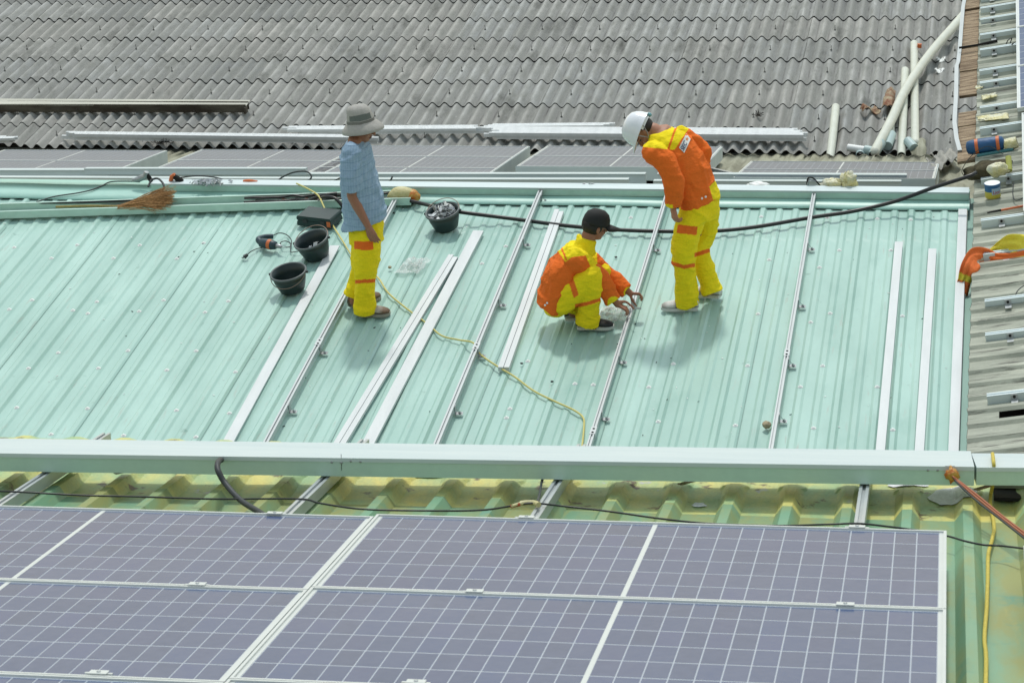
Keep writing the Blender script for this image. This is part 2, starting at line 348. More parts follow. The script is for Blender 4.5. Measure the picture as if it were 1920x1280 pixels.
for i, (px, py) in enumerate(sc):
    u, v = GF.hit(px, py, .02); k = round((u-gphase)/GP); c = gphase+k*GP
    hh = ghk(c, v)
    if sc0 is None:
        m = MB(); m.lathe((GF.P(c, v, hh), GF.eu, GF.ev, GF.n), [(.019, 0), (.018, .003), (.010, .004), (.009, .011), (.0, .012)], 10)
        sc0 = m.build('roof_screw', M['whiteplain'], roof); q0 = GF.P(c, v, hh)
    else:
        o = sc0.copy(); COL.objects.link(o); o.parent = roof; o.location = GF.P(c, v, hh)-q0; sz = .8+.5*random.random()
        # keep the copied mesh in place: shared mesh is relative to the roof origin
        if i % 3 == 0: o.scale = (1, 1, 1)

# ---------------------------------------------------------------- grey corrugated roof (fibre cement sheets, courses stepping up the slope)
FP = .1782; fph = FF.hit(1325, 278, .02)[0]
fv = [FF.hit(900, y, .02)[1] for y in (281, 239.5, 196.5, 153.5, 112, 73.5, 36.5, 2.5)]
dvc = .90
while len(fv) < 10: fv.append(fv[-1]+dvc)
FU0, FU1 = -11.2, FF.hit(1806, 150)[0]+.35
groof = thing('grey_corrugated_roof', FF.P(0, fv[0], -.05), 'large weathered grey roof of corrugated fibre cement sheets beyond the mint roof', 'roof')
m = MB(); A = .033; ns = 14
def wave(u): return A*math.cos((u-fph)*2*math.pi/FP)
nsheets = int((FU1-FU0)/(5*FP))+1
for ci in range(len(fv)-1):
    v0, v1 = fv[ci], fv[ci+1]
    off = ci*0.0
    for sidx in range(nsheets):
        a = FU1 - (sidx+1)*5*FP - .02; b = FU1 - sidx*5*FP + .02
        n = 5*ns
        lift = .006*((sidx) % 2) + .004*random.random(); tilt = .012+.008*random.random(); vv0 = v0 + random.uniform(-.018, .018)
        if ci == 0: vv0 += random.uniform(-.02, .02)
        tone = random.uniform(.82, 1.0) if random.random() < .85 else random.uniform(.66, .8)
        warm = random.uniform(.975, 1.02)
        base = lin('c2c2be', .82*tone); base = (base[0]*warm, base[1], base[2]/warm, 1)
        us_ = frange(a, b, n); vs_ = [vv0, vv0+.3, vv0+.6, v1+.10]
        def hh(u, v, lift=lift, tilt=tilt, vv0=vv0):
            return wave(u) + lift + .018*(1-(v-vv0)/(.98)) + tilt*.3 + .004*nz(u*3, v*2, 4)
        k = len(us_)
        P = [FF.P(u, v, hh(u, v)) for v in vs_ for u in us_]
        wave_shade = []  # shade of the wave valleys and right flanks, painted into the sheet colour
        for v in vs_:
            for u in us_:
                c_ = math.cos((u-fph)*2*math.pi/FP); g_ = 1-.34*max(0, -c_)**2*(.75+.5*nz(u*2, v*1.2, 8))-.42*max(0, -c_)**12 - .12*max(0, math.sin((u-fph)*2*math.pi/FP)) + .05*nz(u*9, v*2, 3); wave_shade.append((base[0]*g_, base[1]*g_, base[2]*g_*.99, 1))
        m.add(P, [(j*k+i, j*k+i+1, (j+1)*k+i+1, (j+1)*k+i) for j in range(3) for i in range(k-1)], 0, wave_shade, smooth=True)
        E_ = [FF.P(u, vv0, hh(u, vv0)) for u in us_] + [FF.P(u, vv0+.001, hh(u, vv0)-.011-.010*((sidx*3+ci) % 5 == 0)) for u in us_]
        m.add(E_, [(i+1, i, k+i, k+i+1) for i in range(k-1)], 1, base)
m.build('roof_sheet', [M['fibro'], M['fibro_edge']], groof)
# hook bolts, one on every fifth wave of each course
hk = None; cnt = 0
for ci in range(len(fv)-1):
    for sidx in range(nsheets):
        u = fph + round((FU1 - (sidx+.55)*5*FP - fph)/FP)*FP; v = fv[ci]+.33+random.uniform(-.03, .03)
        p = FF.P(u, v, A+.045)
        q = p-V((0, 0, 0)); d = p.dot(c_fwd); sx = 960+FPX*p.dot(c_right)/d; sy = 640+FPX*p.dot(c_down)/d
        if not (-10 < sx < 1800 and -5 < sy < 272): continue
        cnt += 1
        if cnt > 98: continue
        if hk is None:
            mm = MB(); mm.tube([p-FF.n*.03, p+FF.n*.05], .0045, 6); mm.lathe((p-FF.n*.018, FF.eu, FF.ev, FF.n), [(.018, 0), (.014, .005), (.008, .010), (0, .010)], 10)
            hk = mm.build('hook_bolt', mat('bolt_grey', lin('4b4b47', .7), .7, .3), groof); hk0 = p
        else:
            o = hk.copy(); COL.objects.link(o); o.parent = groof; o.location = p-hk0
m = MB(); m.box(FF, FU0, FU1-.3, fv[0]+.25, fv[0]+8.2, -.15, -.05); m.box(FF, FU0, FU1-.3, fv[0]+.3, fv[0]+8, -5, -.16)
m.build('wall', M['wall'], groof)
m = MB(); ue = FF.hit(1340, 295)[0]
m.box(FF, FU0, FU1-.2, fv[0]+.06, fv[0]+.10, -.26, -.03); m.box(FF, FU0, FU1-.2, fv[0]-.02, fv[0]+.055, -.26, -.15)
m.build('gutter', mat('grey_gutter', lin('6e7673', .6), .6, .2), groof)

# ---------------------------------------------------------------- low beige roof in the valley, carrying the far solar arrays
broof = thing('beige_valley_roof', BF.P(0, -1, 0), 'low beige corrugated roof between the mint roof and the grey roof', 'roof')
BP = .155
def bh(u, v): return .016*math.cos(u*2*math.pi/BP)
us = [i*BP/6 for i in range(int(-9.5/BP*6), int(4.55/BP*6))]
m = MB(); sheet_surface(BF, us, [-7, -5, -3, -1, 0, .6, BF.hit(900, 289)[1]], bh, m, smooth=True); m.build('roof_sheet', M['beige_b'], broof)
m = MB(); m.box(BF, -9.4, 4.4, -6.9, .9, -4, -.06); m.build('wall', M['wall'], broof)

# ---------------------------------------------------------------- beige roof on the right, ribs running across
rroof = thing('beige_side_roof', RF.P(0, 0, 0), 'dirty beige ribbed roof along the right edge, its ribs running crosswise', 'roof')
RP = .1875; rph = RF.hit(1830, 600, .02)[1]
def rh(u, v):
    return trap(v-rph, RP, .040, .018, .021) + .003*nz(u*2, v*2, 7)
RV0, RV1 = RF.hit(1822, 862)[1]-.6, 10.5
vs = []
for k in range(int((RV0-rph)/RP)-1, int((RV1-rph)/RP)+2):
    c = rph+k*RP; vs += [c-.042, c-.018, c+.018, c+.042]
vs = [v for v in vs if RV0 < v < RV1]
gap = (RF.hit(1880, 778)[1])
m = MB()
uA, uB = [0, .03, .06, .2], [.2, .4, .7, 1.1, 1.6, 2.2, 3.0]
jag = lambda u, v: u + (.012*nz(v*9, 1) if u == 0 else 0)
def rs(us_, keep):
    n = len(us_)
    vv = [RF.P(jag(u, v), v, rh(u, v)) for v in vs for u in us_]
    m.add(vv, [(j*n+i, j*n+i+1, (j+1)*n+i+1, (j+1)*n+i) for j in range(len(vs)-1) for i in range(n-1) if keep(us_[i], (vs[j]+vs[j+1])/2)])
rs(uA, lambda u, v: True); rs(uB, lambda u, v: not abs(v-gap) < .035)
m.build('roof_sheet', M['beige'], rroof)
m = MB(); m.box(RF, .1, 3, RV0, RV1, -.13, -.10); m.build('underside', M['dark'], rroof)
m = MB(); vs2 = [v for v in vs]
k = len(vs2); m.add([RF.P(jag(0, v)-.002, v, rh(0, v)+.001) for v in vs2] + [RF.P(jag(0, v)-.002, v, rh(0, v)-.012) for v in vs2], [(i, i+1, k+i+1, k+i) for i in range(k-1)])
m.build('rusty_edge', M['cutsteel'], rroof)
m = MB(); m.box(RF, .06, 3, RV0+.05, RV1, -5, -.14); m.box(RF, .02, .05, RV0+.05, RV1, -4, -.14); m.build('wall', M['wall'], rroof)
# fascia planks that stick out below the sheets above the valley
ys = [-20, 16, 48, 87, 130, 176, 205, 233, 300]
for i in range(len(ys)-1):
    va = RF.hit(1815, ys[i+1])[1]; vb = RF.hit(1815, ys[i])[1]; m = MB()
    dh = random.uniform(-.01, .01); wd = .165+random.uniform(-.012, .012)
    a0 = -wd*(1 if i < 5 else .9)
    for q in range(1): m.box(RF, a0, -.004, va+.025, vb-.01, -.045+dh, -.02+dh)
    if i not in (5,): m.build('fascia_plank', M['wood'], rroof)
m = MB(); pts = [(1812, -15), (1806, 15), (1803, 50), (1800, 90), (1797, 118), (1794, 125), (1793, 180), (1790, 232), (1794, 262), (1800, 284)]
P = [RF.H(x, y, -.01) for x, y in pts]
for a, b in zip(P[:-1], P[1:]):
    m.beam(a, b, RF.eu, RF.n, .035, .012); m.beam(a-RF.n*.05, b-RF.n*.05, RF.eu, RF.n, .006, .05)
m.build('edge_angle', M['alu'], rroof)

# ---------------------------------------------------------------- old green roof in the foreground
NP = .2405; nph = NF.hit(560+1150/4.8, 960, -.1)[0]
NH = -.145
vstep = 1.06
def nflat(v): 
    t = max(0, min(1, (v-.83)/(vstep-.83))); return .036*t*t*(3-2*t)
def nh(u, v):
    w_ = .052 + .012*max(0, min(1, (v-.83)/.25))
    r = trap(u-nph, NP, w_, .019, .046)
    f = nflat(v)
    bulge = .010*math.exp(-((v-1.0)/.07)**2)*(1 if r < .01 else 0)
    return NH + max(r, f + .25*r) + .0025*nz(u*2, v*1.5, 2) - bulge
us = []
for k in range(-18, 16):
    c = nph+k*NP
    us += [c-.064, c-.052, c-.036, c-.019, c, c+.019, c+.036, c+.052, c+.064, c+.09, c+NP-.09]
us = sorted(u for u in us if -3.6 < u < 3.6)
NV0, NV1 = -4.2, 1.62
nroof = thing('old_green_roof', NF.P(0, .5, NH), 'faded green ribbed roof with yellow stains under the foreground solar panels', 'roof')
m = MB(); vs = frange(NV0, .70, 24)
sheet_surface(NF, us, vs, nh, m, smooth=False); m.build('roof_sheet', M['oldgreen'], nroof)
m = MB(); vs = frange(.70, 1.14, 18) + frange(1.17, NV1, 8)
def nh2(u, v): return nh(u, v)
sheet_surface(NF, us, vs, nh2, m, smooth=False)
m.build('stained_end', M['oldgreen_end'], nroof)
m = MB(); m.box(NF, -3.5, 3.5, NV0, NV1-.1, -4, NH-.05); m.build('wall', M['wall'], nroof)
# crossing dents in the old sheet beneath the trunking
m = MB()
for px, py, rx, ry in ((1700, 912, .09, .06), (1790, 930, .1, .1), (1480, 900, .07, .04), (1230, 897, .1, .04), (800, 893, .1, .04), (150, 880, .1, .04), (1310, 935, .03, .03)):
    u, v = NF.hit(px, py, NH+.03); n_ = 26; vs_ = [NF.P(u, v, nh(u, v)+.005)]
    for q_ in range(1, 7):
        for q in range(n_):
            a = q*2*math.pi/n_; k_ = (1+.35*nz(math.cos(a)*1.5+px, math.sin(a)*1.5)+.12*nz(math.cos(a)*5+px, math.sin(a)*5))*q_/6
            uu, vv = u+rx*k_*math.cos(a), v+ry*k_*math.sin(a); vs_.append(NF.P(uu, vv, nh(uu, vv)+.005))
    m.add(vs_, [(0, 1+q, 1+(q+1) % n_) for q in range(n_)]+[(1+r*n_+q, 1+(r+1)*n_+q, 1+(r+1)*n_+(q+1) % n_, 1+r*n_+(q+1) % n_) for r in range(5) for q in range(n_)])
m.build('sealant_patch', mat('grey_sealant', lin('eceef6', 1), .6, col2=lin('d2d3d8', .9), nscale=(14, 14, 14), namt=.7, fine=.1), nroof)

def sheet_patch(px, py, rx, ry, name, mt):
    m = MB(); u, v = NF.hit(px, py, NH+.03); n_ = 26; vs_ = [NF.P(u, v, nh(u, v)+.004)]
    for q_ in range(1, 7):
        for q in range(n_):
            a = q*2*math.pi/n_; k_ = (1+.45*nz(math.cos(a)*1.5+px, math.sin(a)*1.5)+.25*nz(math.cos(a)*5+px, math.sin(a)*5))*q_/6
            uu, vv = u+rx*k_*math.cos(a), v+ry*k_*math.sin(a); vs_.append(NF.P(uu, vv, nh(uu, vv)+.004))
    m.add(vs_, [(0, 1+q, 1+(q+1) % n_) for q in range(n_)]+[(1+r*n_+q, 1+(r+1)*n_+q, 1+(r+1)*n_+(q+1) % n_, 1+r*n_+(q+1) % n_) for r in range(5) for q in range(n_)])
    m.build(name, mt, nroof)
RS = mat('brown_stain', lin('7a6250', .62), .8, col2=lin('a08d72', .6), nscale=(18, 18, 18), namt=.8, fine=.2)
OS = mat('olive_stain', lin('8f8f4a', .6), .7, col2=lin('a8a860', .6), nscale=(9, 9, 9), namt=.8, fine=.12)
for px, py, rx, ry in ((770, 886, .12, .05), (560, 884, .06, .04), (1150, 893, .09, .05), (1200, 896, .05, .06), (390, 882, .05, .03), (1560, 902, .10, .04), (690, 886, .05, .03), (40, 872, .05, .05), (1015, 890, .05, .03), (250, 880, .07, .03), (1400, 898, .07, .04), (900, 890, .06, .035), (1290, 899, .05, .04)): sheet_patch(px, py, rx, ry, 'rust_stain', RS)
# ---------------------------------------------------------------- solar panels
CP, CR_, CG = .0814, .1608, .015
def solar_panel(F, u0, v1, h, label, far=False, flip=False, group=None):
    """u0: left outer edge, v1: far outer edge (top in the picture)"""
    W, D = 2.131+.054, .965+.037; v0 = v1-D
    t = thing('solar_panel', F.P(u0+W/2, v1-D/2, h-.035), label, 'solar panel', group)
    fw = .011 if not far else .016
    m = MB()
    m.box(F, u0, u0+W, v1-fw, v1, h-.035, h); m.box(F, u0, u0+W, v0, v0+fw, h-.035, h)
    m.box(F, u0, u0+fw, v0+fw+.0002, v1-fw-.0002, h-.035, h); m.box(F, u0+W-fw, u0+W, v0+fw+.0002, v1-fw-.0002, h-.035, h)
    m.build('frame', M['frame'], t)
    m = MB(); m.box(F, u0+fw, u0+W-fw, v0+fw, v1-fw, h-.012, h-.007); m.build('backsheet', M['white_back'], t)
    m = MB(); gx, gy = (.0046, .0080) if not far else (.004, .006)
    for half in range(2):
        for c in range(13):
            for r in range(6):
                a = u0+.027 + c*CP + half*(13*CP+CG); b = v1-.0185-(r+1)*CR_
                k = 1+.16*random.uniform(-1, 1); tone = random.choice(('2c4878', '344a74', '2a4674', '384a7a'))
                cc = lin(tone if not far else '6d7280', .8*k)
                m.add([F.P(a+gx/2, b+gy/2, h-.0066), F.P(a+CP-gx/2, b+gy/2, h-.0066), F.P(a+CP-gx/2, b+CR_-gy/2, h-.0066), F.P(a+gx/2, b+CR_-gy/2, h-.0066)], [(0, 1, 2, 3)], 0, cc)
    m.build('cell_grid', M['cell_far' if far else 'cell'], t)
    m = MB(); xd = u0+.027+13*CP
    for a_, b_ in ((xd-.001, xd+CG+.001), (u0+fw, u0+.026), (u0+W-.026, u0+W-fw)):
        m = MB(); m.box(F, a_, b_, v0+fw, v1-fw, h-.0065, h-.0062); m.build('white_margin', M['frame'], t)
    return t
PL = 'near array of large solar panels'
u_r = -.027; v_r = .0185
solar_panel(NF, u_r, v_r, 0, 'foreground solar panel at the right, farthest row, next to the old green roof', group=PL)
solar_panel(NF, u_r, v_r-1.007, 0, 'foreground solar panel at the right in the middle row', group=PL)
solar_panel(NF, u_r, v_r-2.014, 0, 'foreground solar panel at the right, nearest row, cut by the bottom edge', group=PL)
solar_panel(NF, u_r-2.189, v_r-.036, 0, 'foreground solar panel at the left, farthest row beside the black hose', group=PL)
solar_panel(NF, u_r-2.189, v_r-1.043, 0, 'foreground solar panel at the left in the middle row', group=PL)
solar_panel(NF, u_r-2.189, v_r-2.050, 0, 'foreground solar panel at the left, nearest row, cut by the bottom edge', group=PL)
# corner of the next array at the right edge
# mid clamps on the seams
def clamp(px, py, label, end=False):
    u, v = NF.hit(px, py, .003); t = thing('panel_clamp', NF.P(u, v, 0), label, 'clamp', 'clamps holding the foreground panels')
    m = MB()
    w_ = .020 if not end else .018
    m.box(NF, u-.030, u+.030, v-w_*.85, v+w_*.85, .0015, .005); m.box(NF, u-.045, u+.045, v-.006, v+.006, -.03, .001); m.build('clamp_plate', M['frame'], t)
    m = MB(); m.lathe((NF.P(u, v, .005), NF.eu, NF.ev, NF.n), [(.007, 0), (.007, .003), (.003, .003), (0, .002)], 8); m.build('bolt', M['alu'], t)
for px, py, l in ((890, 1107, 'silver clamp in the middle of the seam between right-hand panel rows'),
                  (1585, 1131.5, 'silver clamp nearest the right end of the seam between first and second panel rows'),
                  (370, 1094, 'silver clamp on the left-hand seam between the first and second panel rows'),
                  (185, 1259.5, 'silver clamp on the lowest seam at the lower left corner'),
                  (780, 1277, 'silver clamp on the lowest seam at the bottom edge')):
    clamp(px, py, l)
for px, py, l in ((515, 961, 'silver end clamp on the far edge of the left-hand foreground panel'),
                  (987, 968.5, 'silver end clamp on the far edge beside the taped cable joint'),
                  (1607, 986.5, 'silver end clamp on the far edge nearest the right corner')):
    clamp(px, py, l, True)

# rails under the near panels, running up to the trunking
RAILP = [(-.020, 0), (.020, 0), (.020, .05), (.007, .05), (.007, .04), (-.007, .04), (-.007, .05), (-.020, .05)]
for i, (px, py, l) in enumerate(((75, 893, 'aluminium rail running under the trunking at the far left'), (598, 905, 'aluminium rail left of centre running under the front trunking'),
                                 (1040, 910, 'aluminium rail crossing under the front trunking by the taped cable joint'), (1618, 930, 'aluminium rail at the right running under the front trunking'))):
    u = NF.hit(px, py, -.037)[0]
    t = thing('mounting_rail', NF.P(u, .6, -.086), l, 'rail', 'rails under the foreground panels')
    m = MB(); m.extrude([(x, y) for x, y in RAILP], NF.P(u, -3.4, -.087), NF.P(u, 1.45, -.087), NF.eu, NF.n); m.build('rail_profile', M['alu'], t)
    for vv in (1.20, -.2, -1.6):
        m = MB(); m.box(NF, u+.021, u+.026, vv-.02, vv+.02, -.105, -.05); m.box(NF, u+.021, u+.075, vv-.02, vv+.02, -.111, -.1055)
        m.lathe((NF.P(u+.052, vv, -.105), NF.eu, NF.ev, NF.n), [(.012, 0), (.012, .008), (0, .009)], 8)
        m.build('rail_foot', M['zinc'], t)

# ---------------------------------------------------------------- front trunking
def trunking(name, F, a, b, w_, hgt, h0, label, lid=True, skew=0):
    t = thing(name, F.P((a[0]+b[0])/2, (a[1]+b[1])/2, h0), label, 'cable trunking')
    A_, B_ = F.P(a[0], a[1], h0), F.P(b[0], b[1], h0); d = (B_-A_).normalized(); side = F.n.cross(d).normalized()
    m = MB(); m.beam(A_, B_, side, F.n, w_, hgt); m.build('trunking_body', M['galv'], t)
    if lid:
        m = MB(); m.beam(A_+F.n*(hgt+.001), B_+F.n*(hgt+.001), side, F.n, w_+.008, .006)
        m.beam(A_-side*(w_/2+.003)+F.n*(hgt-.010), B_-side*(w_/2+.003)+F.n*(hgt-.010), side, F.n, .0025, .012)
        m.build('trunking_lid', M['galv_top'], t)
    return t, A_, B_, d, side
hT = -.030
fa = NF.hit(-60, 846, hT+.085); fa_ = NF.hit(1824, 872, hT+.085); fa = (fa[0]-1.4, fa[1]-(fa_[1]-fa[1])/(fa_[0]-fa[0])*1.4); fb = NF.hit(1824, 872, hT+.085)
W_T = NF.hit(900, 829, hT+.085)[1]-NF.hit(900, 857, hT+.085)[1]
tr, A_, B_, d_, sd_ = trunking('cable_trunking', NF, (fa[0], fa[1]+W_T/2), (fb[0], fb[1]+W_T/2), W_T, .073, hT, 'long galvanised trunking with pale lid crossing between old roof and mint roof')
# joint line and bolts
for px, py in ((622, 866), (640, 867), (658, 864), (676, 865), (1740, 881), (1758, 881)):
    m = MB(); q = ray(px, py); dd = (A_-sd_*(W_T/2+.002)); p = q*(dd.dot(sd_)/q.dot(sd_))
    m.lathe((p, d_, NF.n, -sd_), [(.006, 0), (.005, .003), (0, .004)], 8); m.build('bolt', M['zinc'], tr)
p = (A_-sd_*(W_T/2+.0015)); q = ray(640, 866); jx = (q*(p.dot(sd_)/q.dot(sd_)))
m = MB(); m.beam(jx-d_*.001-NF.n*.035, jx+d_*.001-NF.n*.035, sd_, NF.n, .001, .07); m.build('joint_line', M['dark'], tr)
fc = NF.hit(1990, 876, hT+.075)
t2, *_ = trunking('cable_trunking', NF, (fb[0]+.006, fb[1]+W_T/2-.004), (fc[0]+.2, fb[1]+(fc[1]-fb[1])+W_T/2-.004), W_T-.03, .068, hT, 'short galvanised trunking section at the right under the yellow rope')

# ---------------------------------------------------------------- rails and loose strips on the mint roof
GH = .021
def slotrail(m, a, b, side, up, w_=.034, hgt=.038, mi=0):
    hw = w_/2
    m.extrude([(-hw, 0), (hw, 0), (hw, hgt), (hw*.35, hgt), (hw*.35, hgt*.7), (-hw*.35, hgt*.7), (-hw*.35, hgt), (-hw, hgt)], a, b, side, up, mi)
def grail(p0, p1, label, feet, splice=None, w_=.036):
    h = GH+.028
    a = GF.H(p0[0], p0[1], h+.038) - GF.n*.038; b = GF.H(p1[0], p1[1], h+.038) - GF.n*.038
    d = (b-a).normalized(); side = GF.n.cross(d).normalized()*-1
    t = thing('mounting_rail', (a+b)/2-GF.n*.02, label, 'rail', 'slotted rails fixed on the mint roof')
    m = MB(); slotrail(m, a-d*.6, b, side, GF.n, w_); m.build('rail_profile', M['alu'], t)
    for fx, fy in feet:
        q = GF.H(fx, fy, GH); k = (q-a).dot(d); c = a+d*k
        m = MB(); s_ = side*(w_/2+.003)
        c0 = c - GF.n*(h-GH)
        m.beam(c0+s_, c0+s_+d*.0001, d, GF.n, .0, .0) if False else None
        m.beam(c0+s_-d*.02, c0+s_+d*.02, side, GF.n, .004, .062)
        m.beam(c0+s_+side*.024-d*.02, c0+s_+side*.024+d*.02, side, GF.n, .05, .004)
        m.beam(c0+s_+side*.04-d*.012, c0+s_+side*.006+GF.n*.045-d*.012, d, GF.n, .003, .004)
        m.build('rail_foot', M['zinc'], t)
        m = MB(); m.lathe((c0+s_+side*.03+GF.n*.004, GF.eu, GF.ev, GF.n), [(.012, 0), (.011, .007), (.004, .007), (.004, .016), (0, .016)], 8); m.build('bolt', M['zinc'], t)
    if splice:
        q = GF.H(splice[0], splice[1], h+.04); k = (q-a).dot(d); c = a+d*k
        m = MB(); m.beam(c-d*.05-side*0, c+d*.05, side, GF.n, w_+.008, .0395); m.build('splice_sleeve', M['alu'], t)
        for dd_ in (-.03, .02):
            m = MB(); m.lathe((c+d*dd_+GF.n*.0395, GF.eu, GF.ev, GF.n), [(.008, 0), (.008, .003), (0, .003)], 8); m.build('bolt', M['dark'], t)
    return a, b
grail((500, 824), (752, 352), 'fixed rail passing behind the heels of the worker in the sun hat', [(541, 772), (598, 662), (657, 556)], (606, 640))
grail((820, 825), (1016, 350), 'long fixed rail running from the trunking up past the right of the third bucket', [(848, 775), (891, 668), (934, 573), (981, 460), (1011, 378)], (892, 648))
grail((1105, 830), (1253, 355), 'fixed rail that the squatting worker is holding', [(1131, 786), (1166, 680), (1228, 470)], (1116, 806), .030)
grail((1446, 835), (1527, 357), 'fixed rail in the open area right of the bending worker', [(1458, 790), (1477, 686), (1495, 575), (1514, 468)], (1475, 660), .030)
def strip(p0, p1, wpx, label, name='metal_strip', hgt=.012, h0=GH+.001, mat_='whitealu', double=False, cat='metal strip', ext=.5):
    a = GF.H(p0[0], p0[1], h0+hgt)-GF.n*hgt; b = GF.H(p1[0], p1[1], h0+hgt)-GF.n*hgt
    d = (b-a).normalized(); side = GF.n.cross(d).normalized()*-1
    w_ = wpx/ (FPX/a.dot(c_fwd)) / abs(side.dot(c_right))
    m = MB(); a2 = a-d*ext
    if not double:
        m.beam(a2, b, side, GF.n, w_, hgt)
        o = m.build(name, M[mat_], None, a2)
    else:
        o = thing(name, (a+b)/2, label, cat, None)
        for k in (-1, 1):
            m = MB(); m.beam(a2+side*(k*w_*.26), b+side*(k*w_*.26)-d*(.02*(k+1)), side, GF.n, w_*.47, hgt); m.build('rail_profile', M['whitealu'], o)
    tag(o, label, cat, None)
    return o
strip((430, 823), (628, 460), 21, 'flat pale strip beside the full bucket, first from the left on the mint roof').update_tag()
strip((640, 824), (851, 477), 23, 'pair of narrow loose rails lying next to the clear plastic bag', 'loose_rail_pair', .022, double=True, cat='rail')
strip((692, 826), (897, 432), 23, 'flat pale strip ending just below the bucket of brackets', hgt=.02)
strip((1651, 838), (1685.5, 453), 17, 'wider of the two flat pale strips at the right, ending higher up')
strip((1724, 838), (1748.5, 466), 17, 'flat pale strip nearest the right edge of the mint roof')
strip((944, 688), (1049, 392), 21, 'pair of loose pale rails left of the squatting worker', 'loose_rail_pair', .034, double=True, cat='rail', ext=0)

# trunking along the ridge, closed
ra = GF.H(283, 345, .10); rb = GF.H(1817, 362, .10)
d_r = (rb-ra).normalized(); sr = GF.n.cross(d_r).normalized()
t = thing('ridge_trunking', (ra+rb)/2-GF.n*.06, 'closed mint and silver trunking lying along the ridge flashing', 'cable trunking')
m = MB(); m.beam(ra-GF.n*.062+sr*.05, rb-GF.n*.062+sr*.05, sr, GF.n, .10, .060); m.build('trunking_body', M['galv'], t)
m = MB(); m.beam(ra-GF.n*.001+sr*.05, rb-GF.n*.001+sr*.05, sr, GF.n, .108, .006); m.beam(ra-sr*.003-GF.n*.012, rb-sr*.003-GF.n*.012, sr, GF.n, .002, .012); m.build('trunking_lid', M['galv_top'], t)

# open trunking full of cables on the left
h1 = GH+.075
oa = GF.H(-40, 398.5, h1+.0); ob = GF.H(770, 371.5, h1+.0); oa = oa+(oa-ob).normalized()*1.5
d_o = (ob-oa).normalized(); so_ = GF.n.cross(d_o).normalized(); hg = .062
wO = .175
ot = thing('open_trunking', (oa+ob)/2-GF.n*hg, 'open mint green trunking without lid at the upper left, cables and scraps inside', 'cable trunking')
m = MB()
a0, b0 = oa-GF.n*hg, ob-GF.n*hg
m.beam(a0+so_*wO/2, b0+so_*wO/2, so_, GF.n, wO, .002)
m.beam(a0, b0, so_, GF.n, .003, hg); m.beam(a0+so_*wO, b0+so_*wO, so_, GF.n, .003, hg+.001)
m.beam(a0+GF.n*hg+so_*.006, b0+GF.n*hg+so_*.006, so_, GF.n, .014, .002); m.beam(a0+GF.n*hg+so_*(wO-.006), b0+GF.n*hg+so_*(wO-.006), so_, GF.n, .014, .002)
m.build('trunking_body', M['galv'], ot)
L_o = (ob-oa).length
def OP(px, off, h): 
    q = ray(px, 385); nrm = d_o.cross(ray(px, 385)).cross(d_o)
    # distance along the trunk nearest to the pixel column
    best = min((abs((960+FPX*(oa+d_o*s).dot(c_right)/(oa+d_o*s).dot(c_fwd))-px), s) for s in frange(0, L_o, 400))[1]
    return oa+d_o*best+so_*off-GF.n*(hg-h)
for k in range(3):
    m = MB(); p = curve_pts([OP(455+i*18, .05+.035*k+.02*nz(i*.9, k*5), .02+.02*k+.02*nz(i*.7, k+9)) for i in range(17)], 4)
    m.tube(p, .010 if k else .014, 6)
    tag(m.build('loose_cable', M['blackgloss'], None, p[0]), ['thick black cable at the bottom of the open trunking', 'black cable in the middle of the open trunking', 'topmost black cable bundle in the open trunking'][k], 'cable')
m = MB()
for i in range(170):
    px = random.uniform(458, 635) if random.random() < .85 else random.uniform(180, 250)
    p = OP(px, random.uniform(.055, wO-.055), random.uniform(.003, .03)); a = random.uniform(0, 3.1)
    dv = d_o*math.cos(a)+so_*math.sin(a); l_ = random.uniform(.01, .05)
    m.beam(p-dv*l_, p+dv*l_, dv.cross(GF.n), GF.n, random.uniform(.006, .02), random.uniform(.004, .016), random.choice((0, 0, 0, 0, 1, 1, 2)))
tag(m.build('trunking_debris', [mat('dead_leaves', lin('6d4f3c', .6), .9, fine=.3), M['dark'], M['orange']], None, OP(540, .08, .0)), 'brown leaves and scraps gathered in the open trunking', 'debris', kind='stuff')
# taped end
m = MB(); p = [ob+so_*.08-GF.n*.03-d_o*.10, ob+so_*.07-GF.n*.02-d_o*.05, ob+so_*.08-GF.n*.02+d_o*.0, ob+so_*.09-GF.n*.03+d_o*.03]
m.tube(curve_pts([ob+so_*.09-GF.n*.02-d_o*.20, ob+so_*.09-GF.n*.002-d_o*.12, ob+so_*.08+GF.n*.004-d_o*.05, ob+so_*.075-GF.n*.008-d_o*.0], 4), [.01, .03, .045, .055, .06, .062, .062, .06, .058, .055, .054, .052, .05], 12)
wr = m.build('pale_wrap', M['ytape'], ot)
m = MB(); m.tube(curve_pts([ob+so_*.075-GF.n*.012-d_o*.02, ob+so_*.07-GF.n*.018+d_o*.03, ob+so_*.07-GF.n*.022+d_o*.07], 4), [.05, .058, .060, .058, .054, .046, .036, .026, .018], 12); m.build('orange_tape', M['tape'], ot)

